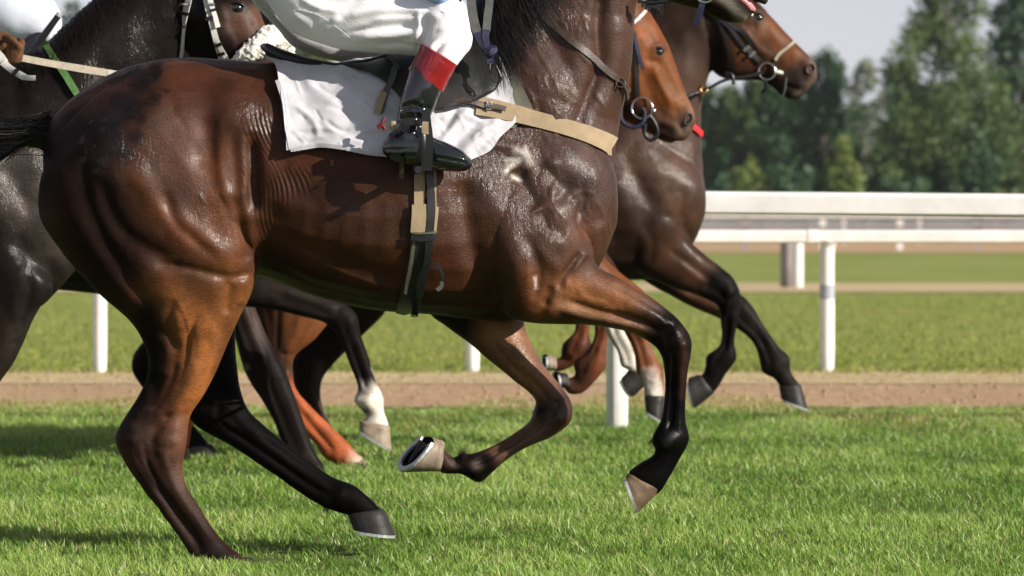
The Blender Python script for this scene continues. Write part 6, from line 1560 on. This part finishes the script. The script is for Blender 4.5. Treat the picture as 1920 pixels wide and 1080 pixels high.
x = at_ground(1495, d3); zz = np.linspace(-.02, .80, 100); b.tube([(x, d3-D0-.12, z) for z in zz], [.072+.003*(i % 2) for i in range(100)], 20)
WP = b.build('marker_post', M['white_rail']); tag(WP, 'ribbed white marker post seen under the farther rail', 'post')
# far fences
for d, sp, ztop, zlow, wpx, nm, lab in ((150, 2.35, 1.05, .72, .17, 'far_rail_fence', 'far thin white rail fence across the field, its posts closer to the camera'), (188, 2.9, 1.02, .70, .13, 'far_rail_fence', 'farthest thin rail fence with small posts in front of the grey hoarding')):
    FR = empty('rail_fence', (0, 0, 0), lab, 'rail fence')
    w = 960*d/F+6
    b = Bag(); b.tube([(-w, d-D0, ztop), (w, d-D0, ztop)], .045, 8); b.build('rail', M['white_rail'], FR)
    b = Bag(); b.tube([(-w, d-D0, zlow), (w, d-D0, zlow)], .03, 8); b.build('rail', M['grey_paint'], FR)
    n = int(2*w/sp); base = None
    for i in range(n):
        xx = -w+i*sp+.5
        b = Bag(); b.box((xx, d-D0+.1, ztop/2-.02), (wpx/2, .04, ztop/2+.02)); o = b.build('post', M['white_rail'] if i % 3 else M['grey_paint'], FR, False)
b = Bag(); w = 960*205/F+8
HB_ = empty('hoarding', (0, 0, 0), 'long low grey board hoarding in front of the trees', 'fence')
i = 0; xx = -w
while xx < w:
    b = Bag(); b.box((xx+1.22, 205-D0+random.uniform(-.02, .02), .46), (1.2, .04, .47)); b.build('panel', M['concrete'], HB_, False); xx += 2.44
# trees
def tree(px, top, wpx, d, mat, label, trunk_px=5, n=5200, leaf=.34, dens=1.0, base=408, shape=0, seed=1):
    r = np.random.default_rng(seed)
    Hh = CAMH+(HZ-top)*d/F; W = wpx*d/F/2; x0 = at_ground(px, d); y0 = d-D0
    root = empty('tree', (0, 0, 0), label, 'tree', 'trees beyond the racecourse')
    b = Bag(); k = 9
    zs = np.linspace(-.1, Hh*.93, k); wob = np.cumsum(r.normal(0, .10, (k, 2)), 0)
    b.tube(np.column_stack([x0+wob[:, 0], y0+wob[:, 1], zs]), np.linspace(trunk_px*d/F/2, .03, k), 8)
    clumps = []
    nb = int(30+Hh*4.5)
    for i in range(nb):
        t = (i+r.random())/nb
        z = Hh*(.06+.92*t) if shape != 1 else Hh*(.12+.86*t)
        wmax = W*((1-t)**.55*(.55+.65*min(1, t*4)) if shape == 0 else (.35+.75*math.sin(math.pi*min(1, t*.95+.05))**.7) if shape == 1 else 1-.65*t)
        a = r.random()*6.28; rad = wmax*(.25+.75*r.random())
        cx, cy = math.cos(a)*rad, math.sin(a)*rad*.8
        i0 = min(k-1, int(t*(k-1)*.9)); s0 = np.array((x0+wob[i0, 0], y0+wob[i0, 1], max(.3, z-.25*rad-.3)))
        e = np.array((x0+cx, y0+cy, z)); mid = (s0+e)/2+np.array((0, 0, -.1*rad))
        b.tube(cr([s0, mid, e], 2), np.linspace(.05+.012*rad, .015, 5), 5)
        clumps.append((x0+cx, y0+cy, z, (W*.25+.24)*(.6+.8*r.random())*(1-.35*t)))
    b.build('trunk', M['bark'], root)
    C = np.array(clumps); ci = r.choice(len(C), n, p=(C[:, 3]**2)/np.sum(C[:, 3]**2))
    dirs = r.normal(0, 1, (n, 3)); dirs /= np.linalg.norm(dirs, axis=1)[:, None]
    rad = r.random(n)**.45
    Pn = C[ci, :3]+dirs*(rad*C[ci, 3])[:, None]*np.array((.95, .95, 1.1))
    keep = Pn[:, 2] > .15; Pn = Pn[keep]; ci = ci[keep]; m = len(Pn)
    a = r.normal(0, 1, (m, 3)); a /= np.linalg.norm(a, axis=1)[:, None]; c = np.cross(a, r.normal(0, 1, (m, 3))); c /= np.linalg.norm(c, axis=1)[:, None]
    s = leaf*(.5+.7*r.random(m))[:, None]
    quad = np.stack([Pn-a*s*.5, Pn+c*s*.32, Pn+a*s*.5, Pn-c*s*.32], 1).reshape(-1, 3)
    me = mesh_np('crown', quad, np.arange(m*4).reshape(-1, 4), False)
    ct = r.random(len(C)); tint = np.repeat(np.clip(ct[ci]*.75+r.random(m)*.35-.05, 0, 1), 4)
    at = me.attributes.new('tint', 'FLOAT', 'POINT'); at.data.foreach_set('value', tint.astype(np.float32))
    obj('crown', me, M[mat], root)
T = [ # px, top, width, dist, mat, label, trunk, n, leaf, dens, base, shape
 (1775, -110, 270, 215, 'leaf_mid', 'tallest loose green tree with a bare pale trunk, right of the open sky', 12, 15000, .30, 1),
 (1915, -60, 240, 222, 'leaf_dark', 'tall dark tree at the right edge of the photo', 9, 13000, .32, 1),
 (1690, 120, 110, 240, 'leaf_mid', 'mid-height green tree left of the tallest one', 7, 5000, .32, 1),
 (1625, 108, 95, 262, 'leaf_grey', 'greyish thin-leaved tree in the gap under the open sky', 6, 3600, .32, 1),
 (1545, 98, 130, 228, 'leaf_dark', 'dark broad tree just right of the leading horse\'s nose', 7, 7500, .32, 1),
 (1455, 160, 150, 236, 'leaf_dark', 'dark tree below the chin of the leading horse', 7, 7500, .32, 1),
 (1370, 170, 150, 230, 'leaf_mid', 'green tree beside the breast of the leading horse', 7, 7500, .32, 1),
 (1500, 122, 130, 246, 'leaf_dark', 'dark tree rising behind the nose of the leading horse', 6, 5200, .36, 1),
 (1415, 150, 130, 244, 'leaf_mid', 'green tree right below the bit ring of the leading horse', 6, 5200, .36, 1),
 (1325, 168, 120, 246, 'leaf_dark', 'dark tree touching the throat of the leading horse', 6, 5200, .36, 1),
 (1260, 140, 150, 234, 'leaf_mid', 'green tree behind the neck of the leading horse', 7, 3500, .36, 1),
 (1120, 150, 170, 238, 'leaf_dark', 'dark tree behind the neck of the nearest horse', 7, 3500, .36, 1),
 (985, 130, 170, 232, 'leaf_mid', 'green tree hidden behind the withers of the nearest horse', 7, 3000, .36, 1),
 (840, 120, 170, 240, 'leaf_dark', 'dark tree behind the saddle', 7, 3000, .36, 1),
 (700, 60, 190, 236, 'leaf_mid', 'green tree behind the thigh of the jockey', 7, 4500, .36, 1),
 (585, -30, 200, 230, 'leaf_light', 'yellow-green tree showing between saddle and breeches', 7, 6500, .36, 1),
 (440, 20, 190, 240, 'leaf_dark', 'dark tree behind the head of the left horse', 7, 3000, .36, 1),
 (290, 20, 190, 236, 'leaf_mid', 'green tree behind the neck of the left horse', 7, 3000, .36, 1),
 (140, 0, 190, 240, 'leaf_dark', 'dark tree behind the rump of the nearest horse', 7, 3000, .36, 1),
 (10, -60, 190, 232, 'leaf_light', 'yellow-green tree at the top left corner', 7, 6500, .36, 1),
 (2040, 20, 190, 240, 'leaf_dark', 'dark tree just outside the right edge', 7, 3000, .36, 1)]
for i, t in enumerate(T):
    tree(t[0], t[1], t[2], t[3], t[4], t[5], t[6], int(t[7]*1.25), t[8]*.85, shape=(1 if i in (2, 3, 4) else 0), seed=300+i)
Bs = [(1400, 300, 70, 'leaf_light'), (1580, 255, 75, 'leaf_light'), (1660, 275, 60, 'leaf_mid'), (1735, 215, 80, 'leaf_light'), (1480, 310, 110, 'leaf_dark'), (1840, 265, 80, 'leaf_dark'), (1610, 325, 120, 'leaf_dark'), (1350, 330, 90, 'leaf_dark'), (1700, 330, 130, 'leaf_dark'), (1900, 320, 110, 'leaf_mid'), (1800, 335, 90, 'leaf_dark'), (1535, 335, 70, 'leaf_mid'), (1440, 345, 60, 'leaf_light')]
names = ['pale yellow-green bush right of the horse chest', 'bright bush under the greyish tree', 'green bush left of the bare trunk', 'bright yellow-green bush before the tallest tree', 'broad dark bush behind the rail, below the chin of the leading horse', 'dark bush right of the bare trunk', 'wide dark bush under the gap of sky', 'dark bush touching the chest of the leading horse', 'widest dark bush low behind the rail', 'green bush at the right edge', 'low dark bush at the foot of the bare trunk', 'small green bush low behind the rail', 'small pale bush low behind the rail, left']
for i, (px, top, w, mt) in enumerate(Bs):
    d = 208+3*(i % 4); Hh = CAMH+(HZ-top)*d/F; W = w*d/F/2; r = np.random.default_rng(500+i)
    root = empty('bush', (0, 0, 0), names[i], 'bush', 'bushes along the wood edge')
    n = 2600; dirs = r.normal(0, 1, (n, 3)); dirs /= np.linalg.norm(dirs, axis=1)[:, None]; rad = r.random(n)**.4
    lump = 1+.28*np.sin(dirs[:, 0]*5+i)*np.cos(dirs[:, 2]*6+i*2)
    Pn = np.array((at_ground(px, d), d-D0, Hh*.52))+dirs*(rad*lump)[:, None]*np.array((W, W, Hh*.48)); Pn = Pn[Pn[:, 2] > .05]; m = len(Pn)
    a = r.normal(0, 1, (m, 3)); a /= np.linalg.norm(a, axis=1)[:, None]; c = np.cross(a, r.normal(0, 1, (m, 3))); c /= np.linalg.norm(c, axis=1)[:, None]
    s = .30*(.5+.7*r.random(m))[:, None]
    me = mesh_np('leaves', np.stack([Pn-a*s*.5, Pn+c*s*.32, Pn+a*s*.5, Pn-c*s*.32], 1).reshape(-1, 3), np.arange(m*4).reshape(-1, 4), False)
    at = me.attributes.new('tint', 'FLOAT', 'POINT'); at.data.foreach_set('value', np.repeat(r.random(m), 4).astype(np.float32))
    obj('leaves', me, M[mt], root)
    b = Bag(); b.tube([(at_ground(px, d), d-D0, -.05), (at_ground(px, d)+.1, d-D0, Hh*.6)], [.06, .02], 6); b.build('stem', M['bark'], root)
# far-off wood closing the gaps at the ground
r = np.random.default_rng(77); n = 55000
w = 960*280/F+15
Pn = np.column_stack([r.uniform(-w, w, n), r.uniform(262, 285, n)-D0, r.random(n)**1.2*(4.2+1.5*np.sin(np.arange(n)*0))])
hmax = 6.9+.8*np.sin(Pn[:, 0]*.35)+.9*np.sin(Pn[:, 0]*.83+1)+.6*np.sin(Pn[:, 0]*2.1); Pn[:, 2] = r.random(n)*hmax
a = r.normal(0, 1, (n, 3)); a /= np.linalg.norm(a, axis=1)[:, None]; c = np.cross(a, r.normal(0, 1, (n, 3))); c /= np.linalg.norm(c, axis=1)[:, None]
s = .62*(.5+.7*r.random(n))[:, None]
me = mesh_np('undergrowth', np.stack([Pn-a*s*.5, Pn+c*s*.32, Pn+a*s*.5, Pn-c*s*.32], 1).reshape(-1, 3), np.arange(n*4).reshape(-1, 4), False)
at = me.attributes.new('tint', 'FLOAT', 'POINT'); at.data.foreach_set('value', np.repeat(r.random(n), 4).astype(np.float32))
o = obj('undergrowth', me, M['leaf_dark']); tag(o, 'dark far undergrowth of the wood behind the rails', 'undergrowth', kind='stuff')

def grass(name, n, ysamp, hmin, hmax, wid, pal, lean=(-.1, 0), seed=1, label='', clump=.5, margin=1.0, edge=None, wob=0):
    r = np.random.default_rng(seed)
    y = ysamp(r, n); half = 960*(D0+y)/F+margin
    x = r.uniform(-1, 1, n)*half
    if wob: y = y+wob*vnoise(np.column_stack([x*1.7+40, y*0+1, y*0]), 61)+wob*.6*vnoise(np.column_stack([x*6+40, y*0+1, y*0]), 62)
    Pn = np.column_stack([x, y, np.zeros(n)])
    cl = vnoise(Pn*np.array((2.2, 1.3, 1))+50, seed+7); cl2 = vnoise(Pn*np.array((9, 6, 1))+20, seed+8)
    keep = r.random(n) < .72+clump*.5*cl2; x, y, cl, cl2 = x[keep], y[keep], cl[keep], cl2[keep]; n = len(x)
    h = r.uniform(hmin, hmax, n)*(1+.42*cl2+.28*cl)
    for hx, hy in ((-.79, -.10), (-.70, -.10)):      # trampled round the hoof that stands in it
        h = h*(1-.6*np.exp(-(((x-hx)/.13)**2+((y-hy)/.22)**2)))
    th = r.random(n)*2*math.pi; w = wid*(.6+.8*r.random(n))
    ln = np.column_stack([lean[0]+r.normal(0, .38, n), lean[1]+r.normal(0, .38, n)])*h[:, None]
    dx, dy = np.cos(th)*w/2, np.sin(th)*w/2
    base = np.column_stack([x, y, np.full(n, -.003)])
    def pt(f, side, bend):
        return np.column_stack([x+ln[:, 0]*bend+dx*side, y+ln[:, 1]*bend+dy*side, h*f*(1-.12*bend)])
    V = np.stack([pt(0, 0, 0), pt(.42, 1, .25), pt(1, 0, 1), pt(.42, -1, .25)], 1).reshape(-1, 3)
    tri = (np.arange(n)[:, None]*4+np.array((0, 1, 2, 3)))
    me = mesh_np(name, V, tri, True)
    pal = np.array(pal); pi = r.random(n)
    ramp = np.clip(.5+.5*cl+.35*r.normal(0, 1, n), 0, .999)*(len(pal)-1.001)
    k = ramp.astype(int); f = (ramp-k)[:, None]
    colr = pal[k]*(1-f)+pal[np.minimum(k+1, len(pal)-1)]*f
    dry = r.random(n) < (.05 if edge is None else edge(y)); colr[dry] = np.array((.40, .34, .17))*(.7+.6*r.random(dry.sum()))[:, None]
    colr = np.repeat(colr, 4, 0); colr.reshape(-1, 4, 3)[:, 2] *= 1.12
    ca = me.color_attributes.new('blade', 'FLOAT_COLOR', 'POINT')
    ca.data.foreach_set('color', np.concatenate([np.clip(colr, 0, 1), np.ones((len(colr), 1))], 1).astype(np.float32).ravel())
    o = obj(name, me, M['blade_dull' if name in ('field_grass', 'dry_fringe') else 'blade']); tag(o, label, 'grass', kind='stuff'); return o
palN = [(.085, .17, .020), (.15, .275, .034), (.225, .365, .055), (.36, .45, .13)]
palM = [(.18, .22, .040), (.22, .255, .05), (.27, .285, .07), (.33, .32, .10)]
def ys(y0, y1, p):
    def f(r, n): return y0+(y1-y0)*r.random(n)**p
    return f
grass('foreground_grass', 440000, ys(-1.6, 10.9, 1.25), .018, .046, .0036, palN, (-.12, .0), 11, 'lush sunlit green turf the horses gallop on', .6, edge=lambda y: .03+.10*np.clip((y-6)/5, 0, 1))
grass('edge_grass', 36000, ys(8.8, yd0+.10, .7), .014, .040, .005, palM, (-.05, 0), 12, 'taller paler grass fringe along the dirt track', .9, edge=lambda y: np.clip((y-8.8)/2.5, 0, 1)*.35, wob=1.3)
grass('field_grass', 70000, ys(yd1+.25, depth_y(552), 1.6), .02, .045, .012, palM, (-.05, 0), 13, 'mown field between the dirt track and the far worn line', .8, 2.0, edge=lambda y: .0+.35*(y < yd1+1.0))
grass('dry_fringe', 9000, ys(yd1-1.4, yd1+.7, 1), .008, .03, .012, [(.42, .33, .18), (.52, .42, .25), (.30, .28, .12)], (0, 0), 14, 'dry straw-coloured fringe behind the dirt track', .9, edge=lambda y: .6+0*y)
# a dark clod thrown up at the left edge
b = Bag(); b.ball(P(-2, 1046, .15), (.032, .03, .022), 20, 14); V_ = b.V[0]; V_ += vnoise(V_*40, 5)[:, None]*.012*np.sign(V_-V_.mean(0)); 
# crumbs of soil on the dirt track
r = np.random.default_rng(88); V_ = []; F_ = []
oct_ = np.array([(1, 0, 0), (0, 1, 0), (-1, 0, 0), (0, -1, 0), (0, 0, 1), (0, 0, -.3)]); of_ = [(0, 1, 4), (1, 2, 4), (2, 3, 4), (3, 0, 4), (1, 0, 5), (2, 1, 5), (3, 2, 5), (0, 3, 5)]
for i in range(700):
    c = np.array((r.uniform(-4.5, 4.5), r.uniform(yd0-.2, yd1-.4), .008)); V_.append(c+oct_*r.uniform(.005, .020)*(.6+.8*r.random((6, 3)))); F_ += [tuple(j+6*i for j in f) for f in of_]
o = obj('soil_crumbs', mesh_np('soil_crumbs', np.concatenate(V_), F_), M['dirt']); tag(o, 'crumbs of soil scattered on the brown dirt track', 'soil', kind='stuff')
# thin summer air between the rails and the wood
HZB = Bag(); HZB.box((0, 150, 7.0), (215, 195, 8.0))
hm = bpy.data.materials.new('air'); hm.use_nodes = True; hn = hm.node_tree; hn.nodes.clear()
pv = hn.nodes.new('ShaderNodeVolumePrincipled'); pv.inputs['Color'].default_value = (.86, .92, 1, 1); pv.inputs['Density'].default_value = .00012; pv.inputs['Anisotropy'].default_value = .2
ho = hn.nodes.new('ShaderNodeOutputMaterial'); hn.links.new(pv.outputs[0], ho.inputs['Volume'])
hz = HZB.build('haze', hm, None, False); hz['kind'] = 'stuff'; hz['label'] = 'thin pale haze over the racecourse'
CLD = b.build('turf_clod', simple('soil', rgb(.03, .022, .015), .9, .2, 60, .3, .5, 100)); tag(CLD, 'dark clod of soil on the grass at the bottom left edge', 'clod')
